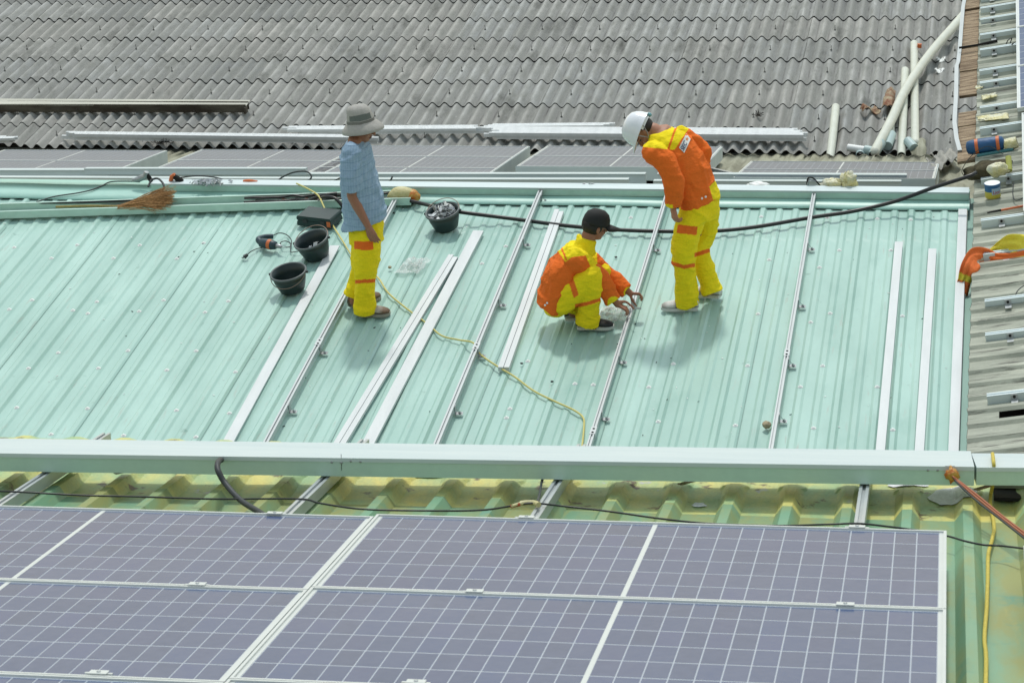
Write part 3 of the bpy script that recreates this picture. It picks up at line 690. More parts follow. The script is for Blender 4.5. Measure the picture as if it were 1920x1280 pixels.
# cables over the roof
def gpt(px, py, h=GH+.012): return GF.H(px, py, h)
def cable(pts, r, label, mt, name='cable', n=8, frame=GF):
    P = curve_pts([frame.H(x, y, h) for x, y, h in pts], n)
    m = MB(); m.tube(P, r, 8); return tag(m.build(name, M[mt], None, P[0]), label, 'cable')
cable([(770, 377, .07), (800, 384, .07), (835, 393, .12), (880, 400, .10), (960, 410, .055), (1060, 423, .05), (1160, 431, .05), (1260, 434, .05), (1340, 433, .05), (1420, 425, .055), (1520, 408, .06), (1600, 396, .07), (1680, 377, .12), (1750, 352, .22), (1815, 331, .30), (1830, 324, .31)], .0165,
      'thick black cable sagging across the mint roof behind the workers', 'blackgloss', 'power_cable')
yc = [(556, 344, .12), (575, 353, .11), (596, 366, .13), (606, 385, .11), (618, 412, .05), (640, 448, .03), (665, 486, .03), (690, 506, .03), (710, 522, .03), (728, 549, .03), (762, 578, .03), (800, 606, .03), (828, 629, .03), (860, 637, .03), (888, 643, .075), (902, 665, .04), (935, 688, .04), (965, 706, .03), (1000, 732, .03), (1040, 752, .03), (1075, 768, .03), (1093, 782, .03), (1095, 800, .03), (1091, 840, .03), (1086, 870, .03)]
cable(yc, .0068, 'thin yellow cord winding from the ridge down to the front trunking', 'yellowcord', 'extension_cord')
cable([(0, 409-26, .075), (60, 381, .085), (150, 380, .085), (200, 378, .085), (250, 375, .09), (285, 370, .12), (305, 356, .17), (306, 345, .20), (296, 335, .21), (284, 338, .20), (278, 350, .17)], .009, 'grey cable looping over the broom and the end of the ridge trunking', 'black', 'cable')
cable([(68, 379, .05), (100, 369, .045), (145, 362, .045), (172, 356, .045), (192, 348, .045), (208, 341, .05), (240, 340, .06), (262, 341, .06)], .006, 'thin black wire climbing the ridge flashing at the left', 'black', 'wire')
cable([(600, 372, .12), (612, 369, .15), (628, 372, .15), (640, 384, .11), (650, 398, .05), (668, 402, .035)], .014, 'short black cable bending over the side of the open trunking', 'blackgloss', 'cable')
cable([(575, 380, .06), (590, 372, .10), (608, 366, .13), (632, 363, .13)], .016, 'stiff black cable end sticking up from the open trunking', 'blackgloss', 'cable')
cable([(512, 345, .06), (530, 332, .07), (552, 323, .13), (575, 322, .13), (584, 332, .10), (572, 342, .07), (556, 344, .06)], .007, 'black wire loop standing on the ridge', 'black', 'wire')
cable([(488, 343, .05), (505, 339, .06), (520, 339, .06), (536, 344, .05)], .008, 'short black wire arch on the ridge beside the orange tool', 'black', 'wire')
cable([(338, 333, .10), (370, 330, .13), (405, 333, .12), (435, 343, .07)], .006, 'thin black wire bowed behind the heap of metal clips', 'black', 'wire')
cable([(617, 344, .05), (637, 334, .10)], .006, 'short piece of black wire behind the worker in the sun hat', 'black', 'wire')
cable([(728, 345, .05), (733, 337, .09), (736, 331, .12)], .007, 'short upright black wire right of the worker in the sun hat', 'black', 'wire')

# ---------------------------------------------------------------- small things on the ridge
RH = .085
def ridge_pt(px, py, h=RH): return GF.H(px, py, h)
def gadget(px, py, parts, name, label, cat, scale=1):
    o = ridge_pt(px, py); t = thing(name, o, label, cat)
    for nm, mt, fn in parts:
        m = MB(); fn(m, o); m.build(nm, M[mt], t)
    return t
X, Y, Z = GF.eu, GF.ev, GF.n
gadget(268, 343, [('body', 'zinc', lambda m, o: m.tube([o-X*.09+Z*.02, o-X*.03+Z*.035, o+X*.03+Z*.06, o+X*.045+Z*.10], [.014, .026, .028, .02], 8)),
                  ('grip', 'dark', lambda m, o: m.tube([o+X*.04+Z*.09, o+X*.07+Z*.03, o+X*.08+Z*.005], [.018, .02, .015], 8))], 'power_tool', 'grey hand tool lying on the ridge above the broom', 'tool')
gadget(328, 343, [('body', 'orange', lambda m, o: m.tube([o-X*.04+Z*.01, o-X*.02+Z*.05, o+X*.01+Z*.075], [.015, .022, .018], 8)),
                  ('grip', 'dark', lambda m, o: m.tube([o+X*.0+Z*.06, o+X*.05+Z*.02, o+X*.07+Z*.01], [.022, .028, .02], 8))], 'power_tool', 'orange and black hand tool standing on the ridge', 'tool')
gadget(470, 344, [('body', 'orange', lambda m, o: m.tube([o-X*.06+Z*.015, o-X*.01+Z*.02, o+X*.06+Z*.014], [.016, .018, .013], 8)),
                  ('tip', 'zinc', lambda m, o: m.tube([o+X*.06+Z*.014, o+X*.1+Z*.01], .006, 6))], 'hand_tool', 'small orange handled tool on the ridge right of the clips', 'tool')
m = MB()
for i in range(90):
    o = ridge_pt(392+random.gauss(0, 14), 343, RH+.01+abs(random.gauss(0, .022))) + Y*random.uniform(-.03, .06); a = V((random.gauss(0, 1), random.gauss(0, 1), random.gauss(0, .6))).normalized()
    b = a.orthogonal(); l_ = random.uniform(.012, .03); m.beam(o-a*l_, o+a*l_, b, a.cross(b), random.uniform(.008, .018), .004, random.choice((0, 0, 1)))
tag(m.build('clip_heap', [M['alu'], M['zinc']], None, ridge_pt(392, 343)), 'heap of small silver clips on the ridge', 'metal clips', kind='stuff')
def blob(m, c, ax, ay, az, amp=.25, seg=20, rings=12, seed=0, mi=0, fs=2.2, flat=None):
    vs = []
    for j in range(rings+1):
        th = math.pi*j/rings
        for k in range(seg):
            ph = 2*math.pi*k/seg; d = V((math.sin(th)*math.cos(ph), math.sin(th)*math.sin(ph), math.cos(th)))
            r = 1+amp*nz(d.x*fs+seed, d.y*fs, d.z*fs)+amp*.4*nz(d.x*fs*3+seed, d.y*fs*3, d.z*fs*3)
            q = d*r
            if flat is not None: q.z = max(q.z, flat)
            vs.append(c+ax*q.x+ay*q.y+az*q.z)
    m.add(vs, [(j*seg+k, j*seg+(k+1) % seg, (j+1)*seg+(k+1) % seg, (j+1)*seg+k) for j in range(rings) for k in range(seg)], mi, smooth=True)
m = MB(); o = ridge_pt(1562, 349); blob(m, o+Z*.02, X*.10, Y*.05, Z*.04, .5, seed=3); blob(m, o+X*.12+Z*.04, X*.07, Y*.05, Z*.07, .6, seed=6)
tag(m.build('plastic_bag', M['plasticbag'], None, o), 'crumpled white and yellow plastic bag on the ridge at the right', 'plastic bag')
gadget(1522, 350, [('wire', 'dark', lambda m, o: m.tube(curve_pts([o-X*.04, o-X*.03+Z*.07, o+X*.01+Z*.075, o+X*.05+Z*.03, o+X*.07+Z*.005], 4), .006, 6)),
                   ('handle', 'zinc', lambda m, o: m.tube([o-X*.035+Z*.01, o-X*.02+Z*.06, o+X*.03+Z*.05], .010, 6))], 'wire_stripper', 'small metal hand tool beside the crumpled bag on the ridge', 'tool')
m = MB(); o = ridge_pt(1422, 349); blob(m, o+Z*.012, X*.085, Y*.04, Z*.022, .3, seed=9, flat=-.5); tag(m.build('white_bottle', M['whiteplain'], None, o), 'flat white plastic scrap on the ridge right of the bending worker', 'plastic scrap')
gadget(1100, 349, [('jaw', 'zinc', lambda m, o: m.tube([o-X*.06+Z*.005, o-X*.02+Z*.02, o+X*.01+Z*.01], [.004, .009, .007], 6)),
                   ('arm', 'alu', lambda m, o: m.tube([o+X*.01+Z*.01, o+X*.03+Z*.03, o+X*.07+Z*.015], .005, 6))], 'pliers', 'small silver pliers on the ridge above the squatting worker', 'tool')

# ---------------------------------------------------------------- broom
o = GF.H(262, 383, GH+.11)
a = GF.H(105, 388, GH+.055); b = GF.H(235, 387, GH+.075); c = GF.H(318, 372, GH+.115)
bt = thing('straw_broom', b, 'tan straw broom lying across the open trunking', 'broom')
m = MB(); m.tube(curve_pts([a, a.lerp(b, .5)+Z*.006, b, b.lerp(c, .2)], 5), [.010]*10+[.018]*6, 8); m.build('broom_handle', M['strawhandle'], bt)
m = MB()
for i in range(420):
    s0 = b.lerp(c, random.uniform(-.18, .2)); t_ = random.gauss(0, .42); t_ = max(-1, min(1, t_))
    l_ = random.uniform(.75, 1.12)
    e = b + (c-b)*l_ - Y*t_*.12 + Z*(-t_*.045 + random.gauss(0, .018)) ; 
    s1 = s0 + Z*random.gauss(0, .009) - Y*random.gauss(0, .012)
    mid = s1.lerp(e, .5)+Z*.012; m.tube([s1, mid, e], [.0028, .0028, .0016], 3, cap=False)
m.build('bristles', M['straw'], bt)

# ---------------------------------------------------------------- buckets
def bucket(px, py, R0, tilt, label, fill=None, handle=0):
    o = GF.H(px, py, GH+.002); ez = (GF.n + tilt[0]*GF.eu + tilt[1]*GF.ev).normalized(); ex = (GF.eu-ez*GF.eu.dot(ez)).normalized(); ey = ez.cross(ex)
    t = thing('bucket', o, label, 'bucket', 'black rubber buckets'); k = R0/.135; Hb = .155*k
    m = MB(); m.lathe((o, ex, ey, ez), [(0, .004), (.085*k, .0), (.092*k, .006), (.105*k, .04*k), (.120*k, .09*k), (.130*k, Hb), (.126*k, Hb), (.115*k, .09*k), (.100*k, .04*k), (.086*k, .012), (0, .012)], 40); m.build('bucket_body', M['bucket'], t)
    m = MB(); m.lathe((o, ex, ey, ez), [(.129*k, Hb-.014), (.139*k, Hb-.012), (.141*k, Hb), (.137*k, Hb+.005), (.128*k, Hb+.004), (.125*k, Hb-.002)], 40); m.build('rim', M['rim'], t)
    m = MB(); p = []
    for i in range(25):
        a = math.pi*i/24; q = ex*(.137*k*math.cos(a)) - ey*(.150*k*math.sin(a))*(1 if handle <= 0 else -1) - ez*(.055*k*math.sin(a))*(1 if handle <= 0 else -.6)
        p.append(o+ez*(Hb-.004)+q)
    m.tube(p, .0032, 6); m.build('handle', M['wire'], t)
    for s in (-1, 1):
        m = MB(); m.tube([o+ez*(Hb-.01)+ex*(s*.132*k), o+ez*(Hb-.01)+ex*(s*.152*k)], [.012, .010], 8); m.build('lug', M['black'], t)
    return t, o, ex, ey, ez, Hb, k
bucket(549, 543, .137, (-.10, -.10), 'empty black bucket nearest the viewer, its wire handle hanging in front')
_, o2, ex2, ey2, ez2, H2, k2 = bucket(596, 480, .137, (-.22, -.16), 'black bucket tilted to the left with one clamp plate and bolts inside', handle=1)
_, o3, ex3, ey3, ez3, H3, k3 = bucket(838, 427, .135, (-.14, -.12), 'black bucket brimming with metal brackets beside the thick cable', handle=1)
def bracket(c, a, b, s, name, mt, label, cat, group):
    n_ = a.cross(b).normalized(); m = MB()
    m.beam(c-a*s, c+a*s, b, n_, s*.9, .004); m.beam(c+a*s, c+a*s+n_*s*1.1, b, a, s*.9, .004)
    m.lathe((c+n_*.004, a, b, n_), [(s*.28, 0), (s*.28, .004), (s*.12, .004), (0, .004)], 10)
    return tag(m.build(name, M[mt], None, c), label, cat, group)
for i in range(34):
    r = .10*math.sqrt(random.random()); ph = random.uniform(0, 6.28)
    c = o3+ez3*(H3-.03+random.uniform(0, .055)*(1-r/.14)+.01)+ex3*(r*math.cos(ph))+ey3*(r*math.sin(ph))
    a = V((random.gauss(0, 1), random.gauss(0, 1), random.gauss(0, .7))).normalized(); b = a.orthogonal(); b.rotate(Matrix.Rotation(random.uniform(0, 6), 3, a))
    bracket(c, a, b, random.uniform(.020, .034), 'metal_bracket', random.choice(('alu', 'alu', 'zinc', 'whiteplain')), 'loose silver mounting bracket in the heap filling the bucket beside the cable', 'bracket', 'brackets heaped in the bucket')
m = MB(); m.lathe((o3+ez3*(H3-.045), ex3, ey3, ez3), [(.0, .03), (.07, .02), (.118, .0)], 20); tag(m.build('bracket_fill', M['zinc'], None, o3+ez3*.1), 'deeper layer of metal parts under the brackets in the bucket by the cable', 'metal parts', kind='stuff')
c = o2+ez2*(H2*.52)+ex2*.005-ey2*.0
bracket(c, (ex2*.3+ey2*.4+ez2*.75).normalized(), ex2, .036, 'clamp_plate', 'whiteplain', 'white clamp plate standing inside the tilted bucket', 'bracket', None)
for i in range(9):
    p = o2+ez2*(.045+random.uniform(0, .04))+ex2*random.uniform(-.06, .07)+ey2*random.uniform(-.05, .06); a = V((random.gauss(0, 1), random.gauss(0, 1), random.gauss(0, .4))).normalized()
    m = MB(); m.tube([p-a*.024, p+a*.018], .0045, 6); m.lathe((p+a*.018, a.orthogonal(), a.cross(a.orthogonal()), a), [(.010, 0), (.010, .008), (0, .009)], 6)
    tag(m.build('bolt', M['alu'], None, p), 'loose silver bolt at the bottom of the tilted bucket', 'bolt', 'bolts in the tilted bucket')

# ---------------------------------------------------------------- drill with its flex, and tool case
o = GF.H(507, 468, GH); t = thing('electric_drill', o, 'dark electric drill with orange stripe lying left of the buckets', 'drill')
D = (X*.93-Y*.36).normalized(); S2 = Z.cross(D).normalized()
c = o+Z*.045
m = MB(); m.tube([c-D*.10, c-D*.085, c-D*.03, c+D*.02, c+D*.055, c+D*.062], [.02, .036, .040, .038, .032, .022], 14); m.build('drill_body', M['drill'], t)
m = MB(); m.tube([c-D*.012, c+D*.018], [.0405, .0395], 14); m.build('orange_band', M['orange'], t)
m = MB(); m.tube(curve_pts([c-D*.085+Z*.0, c-D*.125+S2*.02+Z*.015, c-D*.11+S2*.085+Z*.012, c-D*.07+S2*.135-Z*.0], 4), [.026, .027, .026, .024, .022, .021, .020, .020, .020, .020, .020, .021, .02], 10); m.build('pistol_grip', M['drill'], t)
m = MB(); m.tube([c+D*.062, c+D*.075, c+D*.105, c+D*.118], [.016, .018, .016, .008], 12); m.build('chuck', M['zinc'], t)
m = MB(); m.tube([c+D*.118, c+D*.155], [.004, .003], 6); m.build('drill_bit', M['alu'], t)
P = curve_pts([GF.H(x, y, h) for x, y, h in ((513, 441, .06), (524, 437, .05), (537, 440, .03), (546, 450, .03), (544, 462, .03), (530, 463, .03), (526, 455, .035), (536, 452, .035), (545, 458, .03), (545, 472, .03), (552, 472, .03), (566, 470, .03))], 6)
m = MB(); m.tube(P, .0042, 6); m.build('flex', M['blackgloss'], t)
P = curve_pts([GF.H(x, y, h) for x, y, h in ((492, 464, .04), (480, 467, .03), (470, 472, .03), (463, 478, .035))], 6)
m = MB(); m.tube(P, .0042, 6); m.build('flex', M['blackgloss'], t)
p = GF.H(461, 481, .03); m = MB(); m.tube([p+Z*.012+X*.012+Y*.01, p-X*.01-Y*.01], [.012, .018], 10)
m.tube([p-X*.012-Y*.006, p-X*.03-Y*.02], .003, 6); m.tube([p-X*.004-Y*.014, p-X*.02-Y*.03], .003, 6); m.build('plug', M['black'], t)
o = GF.H(600, 417, GH); t = thing('tool_case', o, 'dark green tool case partly under the open trunking', 'tool case')
dx = (X*.97-Y*.22).normalized(); dy = Z.cross(dx)
m = MB(); hw, hd, hh = .155, .10, .085
for z0, z1, e in ((.0, .045, 0), (.050, hh, .0)):
    pr = [(-hw+.006, z0), (hw-.006, z0), (hw, z0+.008), (hw-.003, z1-.01), (hw-.012, z1), (-hw+.012, z1), (-hw+.003, z1-.01), (-hw, z0+.008)]
    m.extrude(pr, o-dy*hd, o+dy*hd, dx, Z)
m.extrude([(-hw+.005, .045), (hw-.005, .045), (hw-.005, .05), (-hw+.005, .05)], o-dy*(hd-.005), o+dy*(hd-.005), dx, Z)
m.build('case_body', M['greencase'], t)
m = MB(); m.beam(o+dx*.06-dy*(hd+.003)+Z*.03, o+dx*.10-dy*(hd+.003)+Z*.03, dy, Z, .006, .03); m.beam(o-dx*.10-dy*(hd+.003)+Z*.03, o-dx*.06-dy*(hd+.003)+Z*.03, dy, Z, .006, .03); m.build('latch', M['black'], t)
m = MB(); m.beam(o+dx*.115-dy*(hd+.001)+Z*.015, o+dx*.148-dy*(hd+.001)+Z*.015, dy, Z, .003, .045); m.build('sticker', M['orange'], t)

# clear bag, stones, scraps
def film(m, px, py, w_, d_, seed, amp=.03, n=26):
    o = GF.H(px, py, GH); vs = []
    for j in range(n+1):
        for i in range(n+1):
            x, y = (i/n-.5)*2, (j/n-.5)*2; r = 1-.25*abs(nz(x*1.3+seed, y*1.3)); e = max(abs(x), abs(y))
            hh_ = .008+amp*(1-e**3)*abs(nz(x*2.5+seed, y*2.5, 1))*2.0+.006*abs(nz(x*7+seed, y*7))
            vs.append(o+X*(x*w_*r+y*.25*w_)+Y*(y*d_*r)+Z*hh_)
    m.add(vs, [(j*(n+1)+i, j*(n+1)+i+1, (j+1)*(n+1)+i+1, (j+1)*(n+1)+i) for j in range(n) for i in range(n)], smooth=True)
m = MB(); film(m, 775, 500, .10, .14, 4, .05); tag(m.build('clear_bag', M['plastic'], None, GF.H(775, 500, GH)), 'thin clear plastic bag lying beside the loose rail pair', 'plastic bag')
m = MB(); film(m, 1150, 590, .13, .12, 12, .05); tag(m.build('clear_film', M['plastic'], None, GF.H(1150, 590, GH)), 'crumpled clear film in front of the squatting worker', 'plastic film')
for px, py, s, l in ((731, 501, .014, 'small pale pebble in front of the worker in the sun hat'), (1438, 796, .030, 'lump of dried sponge or stone beside the rail near the front trunking')):
    m = MB(); o = GF.H(px, py, GH+s*.6); blob(m, o, X*s, Y*s, Z*s*.8, .35, 14, 9, px); tag(m.build('pebble', M['stone'], None, o), l, 'pebble')
for px, py, l in ((1155, 482, 'dark scrap in front of the squatting worker'), (738, 399, 'dark scrap below the taped trunking end'), (1035, 715, 'tiny dark scrap right of the yellow cord'), (978, 681, 'dark chip right of the loose rail pair'),):
    m = MB(); o = GF.H(px, py, GH+.004); blob(m, o, X*.012, Y*.009, Z*.007, .5, 8, 6, px); tag(m.build('scrap', M['black'], None, o), l, 'scrap')
m = MB()
for i in range(150):
    u = random.uniform(-5.5, GU1-.1); v = random.uniform(-1.9, 1.8); p = GF.P(u, v, ghk(u, v)+.0015); s = random.uniform(.002, .006); a = random.uniform(0, 3)
    dv = X*math.cos(a)+Y*math.sin(a); m.beam(p-dv*s*1.6, p+dv*s*1.6, dv.cross(Z), Z, s, s*.5, random.choice((0, 1, 1)))
tag(m.build('metal_swarf', [M['dark'], M['whiteplain']], None, GF.P(0, 0, 0)), 'scattered swarf and crumbs over the mint roof', 'debris', kind='stuff')

# ---------------------------------------------------------------- far solar arrays on the low beige roof
AG = 'far solar panels on the low beige roof'
def tiltframe(F, deg):
    a = R_(deg); return Frame(F.o, F.ev*math.cos(a)+F.n*math.sin(a), F.eu)
def array(px, py, h, rows, names, tilt=0, skirt_right=True, front=True, pos='', hs=.15):
    F = BF if not tilt else None
    u, v = BF.hit(px, py, h)
    if tilt:
        o = BF.P(u, v, h); f0 = tiltframe(BF, tilt); F = Frame(o, f0.ev, f0.eu); u, v, h = 0, 0, 0
    for r in range(rows):
        solar_panel(F, u, v-r*1.010, h, names[r], far=True, group=AG)
    W = 2.185; Dp = rows*1.010
    t = thing('array_skirt', F.P(u+W/2, v-Dp, h-.1), 'silver metal skirt around the %s' % pos, 'metal skirt')
    m = MB()
    if skirt_right: m.box(F, u+W+.004, u+W+.012, v-Dp+.01, v, h-.04-hs, h-.003); m.box(F, u+W-.03, u+W+.004, v-Dp+.01, v, h-.04-hs, h-.04)
    m.build('side_plate', M['galv_far'], t) if skirt_right else None
    if front:
        m = MB(); m.box(F, u-.01, u+W+.012, v-Dp-.012, v-Dp-.004, h-.04-hs, h-.003); m.build('front_plate', M['galv_far'], t)
    m = MB(); m.box(F, u+.02, u+W-.02, v-Dp+.02, v-.02, h-.04-hs, h-.045); m.build('support_frame', M['dark'], t)
q = BF.hit(312, 282, .2); c = BF.P(q[0]-2.185, q[1], .2); d = c.dot(c_fwd)
def px_of(p): d = p.dot(c_fwd); return 960+FPX*p.dot(c_right)/d, 640+FPX*p.dot(c_down)/d
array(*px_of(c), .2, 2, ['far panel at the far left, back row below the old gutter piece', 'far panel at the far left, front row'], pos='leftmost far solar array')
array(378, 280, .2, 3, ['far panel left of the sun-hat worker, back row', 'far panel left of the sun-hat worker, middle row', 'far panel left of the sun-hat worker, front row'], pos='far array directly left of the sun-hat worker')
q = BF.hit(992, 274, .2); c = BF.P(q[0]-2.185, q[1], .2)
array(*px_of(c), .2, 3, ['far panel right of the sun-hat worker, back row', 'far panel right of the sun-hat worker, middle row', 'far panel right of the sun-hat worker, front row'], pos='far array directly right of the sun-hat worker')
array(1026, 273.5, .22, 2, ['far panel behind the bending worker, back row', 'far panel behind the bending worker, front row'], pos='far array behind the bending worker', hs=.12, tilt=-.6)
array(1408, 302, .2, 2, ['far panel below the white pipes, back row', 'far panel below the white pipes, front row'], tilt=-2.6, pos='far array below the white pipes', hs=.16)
def farbox(p0, p1, dpt, hgt, label, top=.30, name='far_trunking', lid=True):
    a = BF.H(p0[0], p0[1], top); b = BF.H(p1[0], p1[1], top); d = (b-a).normalized(); s = BF.n.cross(d).normalized()
    t = thing(name, (a+b)/2-BF.n*hgt, label, 'cable trunking', 'far trunkings and ducts behind the ridge')
    m = MB(); m.beam(a-BF.n*hgt+s*dpt/2, b-BF.n*hgt+s*dpt/2, s, BF.n, dpt, hgt); m.build('trunking_body', M['galv_far'], t)
    if lid: m = MB(); m.beam(a+s*dpt/2+BF.n*.001, b+s*dpt/2+BF.n*.001, s, BF.n, dpt+.02, .012); m.build('trunking_lid', M['galv_top'], t)
farbox((-80, 321), (205, 320.5), .14, .10, 'far silver trunking at the left end, behind the bare ridge flashing', top=.36)
farbox((158, 318), (573, 318), .10, .06, 'thin pale far trunking lying before the left arrays', top=.38)
farbox((152, 328), (1210, 328), .12, .26, 'long silver duct right behind the ridge from the broom to the bending worker')
farbox((-80, 334), (690, 337.5), .12, .30, 'lower silver duct just behind the left part of the ridge', top=.34)
farbox((700, 338), (1178, 338.5), .12, .28, 'lower mint duct behind the ridge above the squatting worker')
farbox((1232, 328), (1700, 330), .12, .26, 'silver duct behind the ridge right of the bending worker')
farbox((1225, 341), (1690, 342), .10, .25, 'low duct close behind the right part of the ridge', top=.32)
m = MB(); a = BF.H(1320, 316, .12); b = BF.H(1372, 328, .12); m.beam(a, b, (b-a).cross(BF.n).normalized(), BF.n, .05, .03)
tag(m.build('grey_batten', M['zinc'], None, a), 'short grey batten on the beige roof beside the orange jacket', 'batten')

# ---------------------------------------------------------------- things lying on the grey roof
A0 = .06
a = FF.H(-60, 196, .17); b = FF.H(461, 199.5, .17); d = (b-a).normalized(); a = a-d*1.5; s = FF.n.cross(d).normalized()
t = thing('old_gutter_piece', (a+b)/2-FF.n*.12, 'long rusty brown gutter piece lying upside down on the grey roof at the left', 'gutter')
m = MB(); m.beam(a-FF.n*.002+s*.11, b-FF.n*.002+s*.11+s*.01, s, FF.n, .24, .006); m.build('pale_top', M['brown'], t)
m = MB(); m.beam(a-FF.n*.125, b-FF.n*.095, s, FF.n, .008, .122); m.build('brown_face', M['brownface'], t)
m = MB(); m.beam(a-FF.n*.125+s*.14, b-FF.n*.1+s*.14, s, FF.n, .008, .12); m.beam(b-d*.02-FF.n*.1, b+d*.006-FF.n*.1+s*0, s, FF.n, .1, .09); m.build('back_face', M['brownface'], t)
def railbundle(p0, p1, rows, label, wd=.034, hgt=.04, jit=.10, n_up=2):
    a = FF.H(p0[0], p0[1], A0+.02+hgt*n_up); b = FF.H(p1[0], p1[1], A0+.02+hgt*n_up); d = (b-a).normalized(); s = FF.n.cross(d).normalized()
    t = thing('rail_bundle', (a+b)/2-FF.n*.08, label, 'rails', 'bundles of white rails on the grey roof')
    for k in range(n_up):
        for i in range(rows-k):
            m = MB(); o_ = s*((i+.5*k+.5)*wd*1.04)-FF.n*(hgt*(k+1)) + d*random.uniform(-jit, jit)
            slotrail(m, a+o_+d*abs(random.uniform(0, jit)), b+o_, s, FF.n, wd, hgt-.001); m.build('white_rail', M['whiterail'], t)
railbundle((122, 251), (700, 258), 3, 'long thin bundle of white rails left of the sun-hat worker', hgt=.05)
railbundle((532, 243), (905, 241), 4, 'white rail bundle passing behind the hat of the worker', jit=.15)
railbundle((910, 249), (1500, 253), 7, 'widest white rail bundle passing behind the helmet of the bending worker', hgt=.05)
railbundle((910, 237), (1140, 235), 3, 'short stack of white rails lying above the widest bundle', n_up=1)
railbundle((-60, 261), (20, 259), 3, 'stub of a white rail bundle at the left edge of the picture')
def pipe(pts, r, label, h=.09, ends=(True, True), F=FF):
    P = curve_pts([F.H(x, y, hh) for x, y, hh in [(p[0], p[1], p[2] if len(p) > 2 else h) for p in pts]], 8)
    t = thing('pvc_pipe', P[len(P)//2], label, 'pipe', 'white plastic pipes on the grey roof')
    m = MB(); m.tube(P, r, 16, cap=False); m.build('pipe_wall', M['pvc'], t)
    for e, q, dd in ((ends[0], P[0], (P[0]-P[1]).normalized()), (ends[1], P[-1], (P[-1]-P[-2]).normalized())):
        if e:
            m = MB(); ex = dd.orthogonal().normalized(); m.lathe((q, ex, dd.cross(ex), dd), [(r*.86, .0005), (r*.86, -.05), (0, -.05)], 16); m.build('dark_bore', M['pvc_in'], t)
            m = MB(); m.lathe((q, ex, dd.cross(ex), dd), [(r*.86, .0006), (r*1.001, .0006)], 16); m.build('pipe_lip', M['pvc'], t)
        else:
            m = MB(); ex = dd.orthogonal().normalized(); m.lathe((q, ex, dd.cross(ex), dd), [(r, 0), (r*.85, r*.45), (r*.5, r*.8), (0, r*.95)], 16); m.build('round_cap', M['pvc'], t)
    return P
PR = .056
pipe([(1567, 201), (1562, 250), (1556, 300, .02)], PR, 'short white pipe standing alone, leftmost of the pipes', ends=(False, True))
pipe([(1714, 82), (1715, 180), (1716, 268)], PR, 'straight white pipe with round cap beside the curved pipe', ends=(False, False))
pipe([(1697, 132), (1694, 210), (1690, 292, .04)], PR*.98, 'straight white pipe in the middle of the pipe group with open lower end', ends=(False, True))
pipe([(1812, 22, .22), (1790, 48, .2), (1745, 100, .2), (1700, 165, .2), (1670, 228, .19), (1640, 285, .14)], PR*1.15, 'long curved white pipe running up to the fascia planks', ends=(True, False))
pipe([(1672, 225), (1671, 262)], PR*.8, 'short pipe end half hidden under the curved pipe', ends=(False, False), h=.07)
t = thing('pipe_tee', FF.H(1640, 286, .1), 'pale blue pipe tee with dark open mouth below the curved pipe', 'pipe fitting')
m = MB(); P = [FF.H(1590, 277, .1), FF.H(1638, 284, .1)]; m.tube(P, PR*.9, 16); m.build('side_pipe', M['whiteplain'], t)
m = MB(); m.tube([FF.H(1622, 281, .1), FF.H(1645, 285, .1)], PR*1.1, 16); m.tube([FF.H(1652, 268, .15), FF.H(1636, 292, .10)], PR*1.2, 16, cap=True); m.build('fitting', M['pvc_fit'], t)
q = FF.H(1634.5, 294, .10); dd = (FF.H(1636, 292, .10)-FF.H(1652, 268, .15)).normalized(); ex = dd.orthogonal().normalized()
m = MB(); m.lathe((FF.H(1636, 292, .10)+dd*.002, ex, dd.cross(ex), dd), [(PR*.95, 0), (0, .0)], 16); m.build('dark_bore', M['pvc_in'], t)
t = thing('pipe_ring', FF.H(1612, 294, .05), 'thin open pipe ring beside the pipe tee', 'pipe fitting')
q = FF.H(1613, 292, .06); m = MB(); m.lathe((q, X, (Z*.8+Y*.3).normalized(), Y), [(.055, 0), (.06, 0), (.06, .08), (.055, .08)], 20); m.build('ring_wall', M['pvc_fit'], t)
for p0, p1, l in (((1672, 252), (1664, 274), 'pale blue elbow to the left of the middle pipe'), ((1702, 264), (1714, 278), 'pale blue elbow at the foot of the capped pipe')):
    t = thing('pipe_elbow', FF.H(*p0, .1), l, 'pipe fitting'); m = MB(); m.tube([FF.H(*p0, .12), FF.H(*p1, .09)], [PR*1.1, PR*1.15], 14); m.build('fitting', M['pvc_fit'], t)
def patch(F, pts, h, hv, name, mt, label, cat, seed=1, n=14, thick=.004, extra=None):
    """crumpled sheet over a quad given by four picture points"""
    q = [F.hit(x, y, h) for x, y in pts]; m = MB(); top = []
    for j in range(n+1):
        for i in range(n+1):
            a, b = i/n, j/n
            u = (q[0][0]*(1-a)+q[1][0]*a)*(1-b)+(q[3][0]*(1-a)+q[2][0]*a)*b; v = (q[0][1]*(1-a)+q[1][1]*a)*(1-b)+(q[3][1]*(1-a)+q[2][1]*a)*b
            e = 1+.0*a; ed = .02*nz(a*5+seed, b*5)
            top.append((u+ed, v+ed, h+hv(a, b)))
    V0 = [F.P(*p) for p in top]; V1 = [F.P(p[0], p[1], p[2]-thick) for p in top]; k = n+1
    fs = [(j*k+i, j*k+i+1, (j+1)*k+i+1, (j+1)*k+i) for j in range(n) for i in range(n)]
    m.add(V0+V1, fs+[tuple(x+k*k for x in reversed(f)) for f in fs], smooth=True)
    rim = [i for i in range(k)] + [i*k+k-1 for i in range(1, k)] + [k*k-1-i for i in range(1, k)] + [i*k for i in range(k-2, 0, -1)]
    m.f += [[rim[(i+1) % len(rim)], rim[i], rim[i]+k*k, rim[(i+1) % len(rim)]+k*k] for i in range(len(rim))]; m.m += [0]*len(rim); m.sm += [False]*len(rim)
    if mt == 'fibro': m.c = [lin('b9b7ae', .75)]*len(m.v)
    return tag(m.build(name, M[mt], None, F.P(*top[len(top)//2])), label, cat)
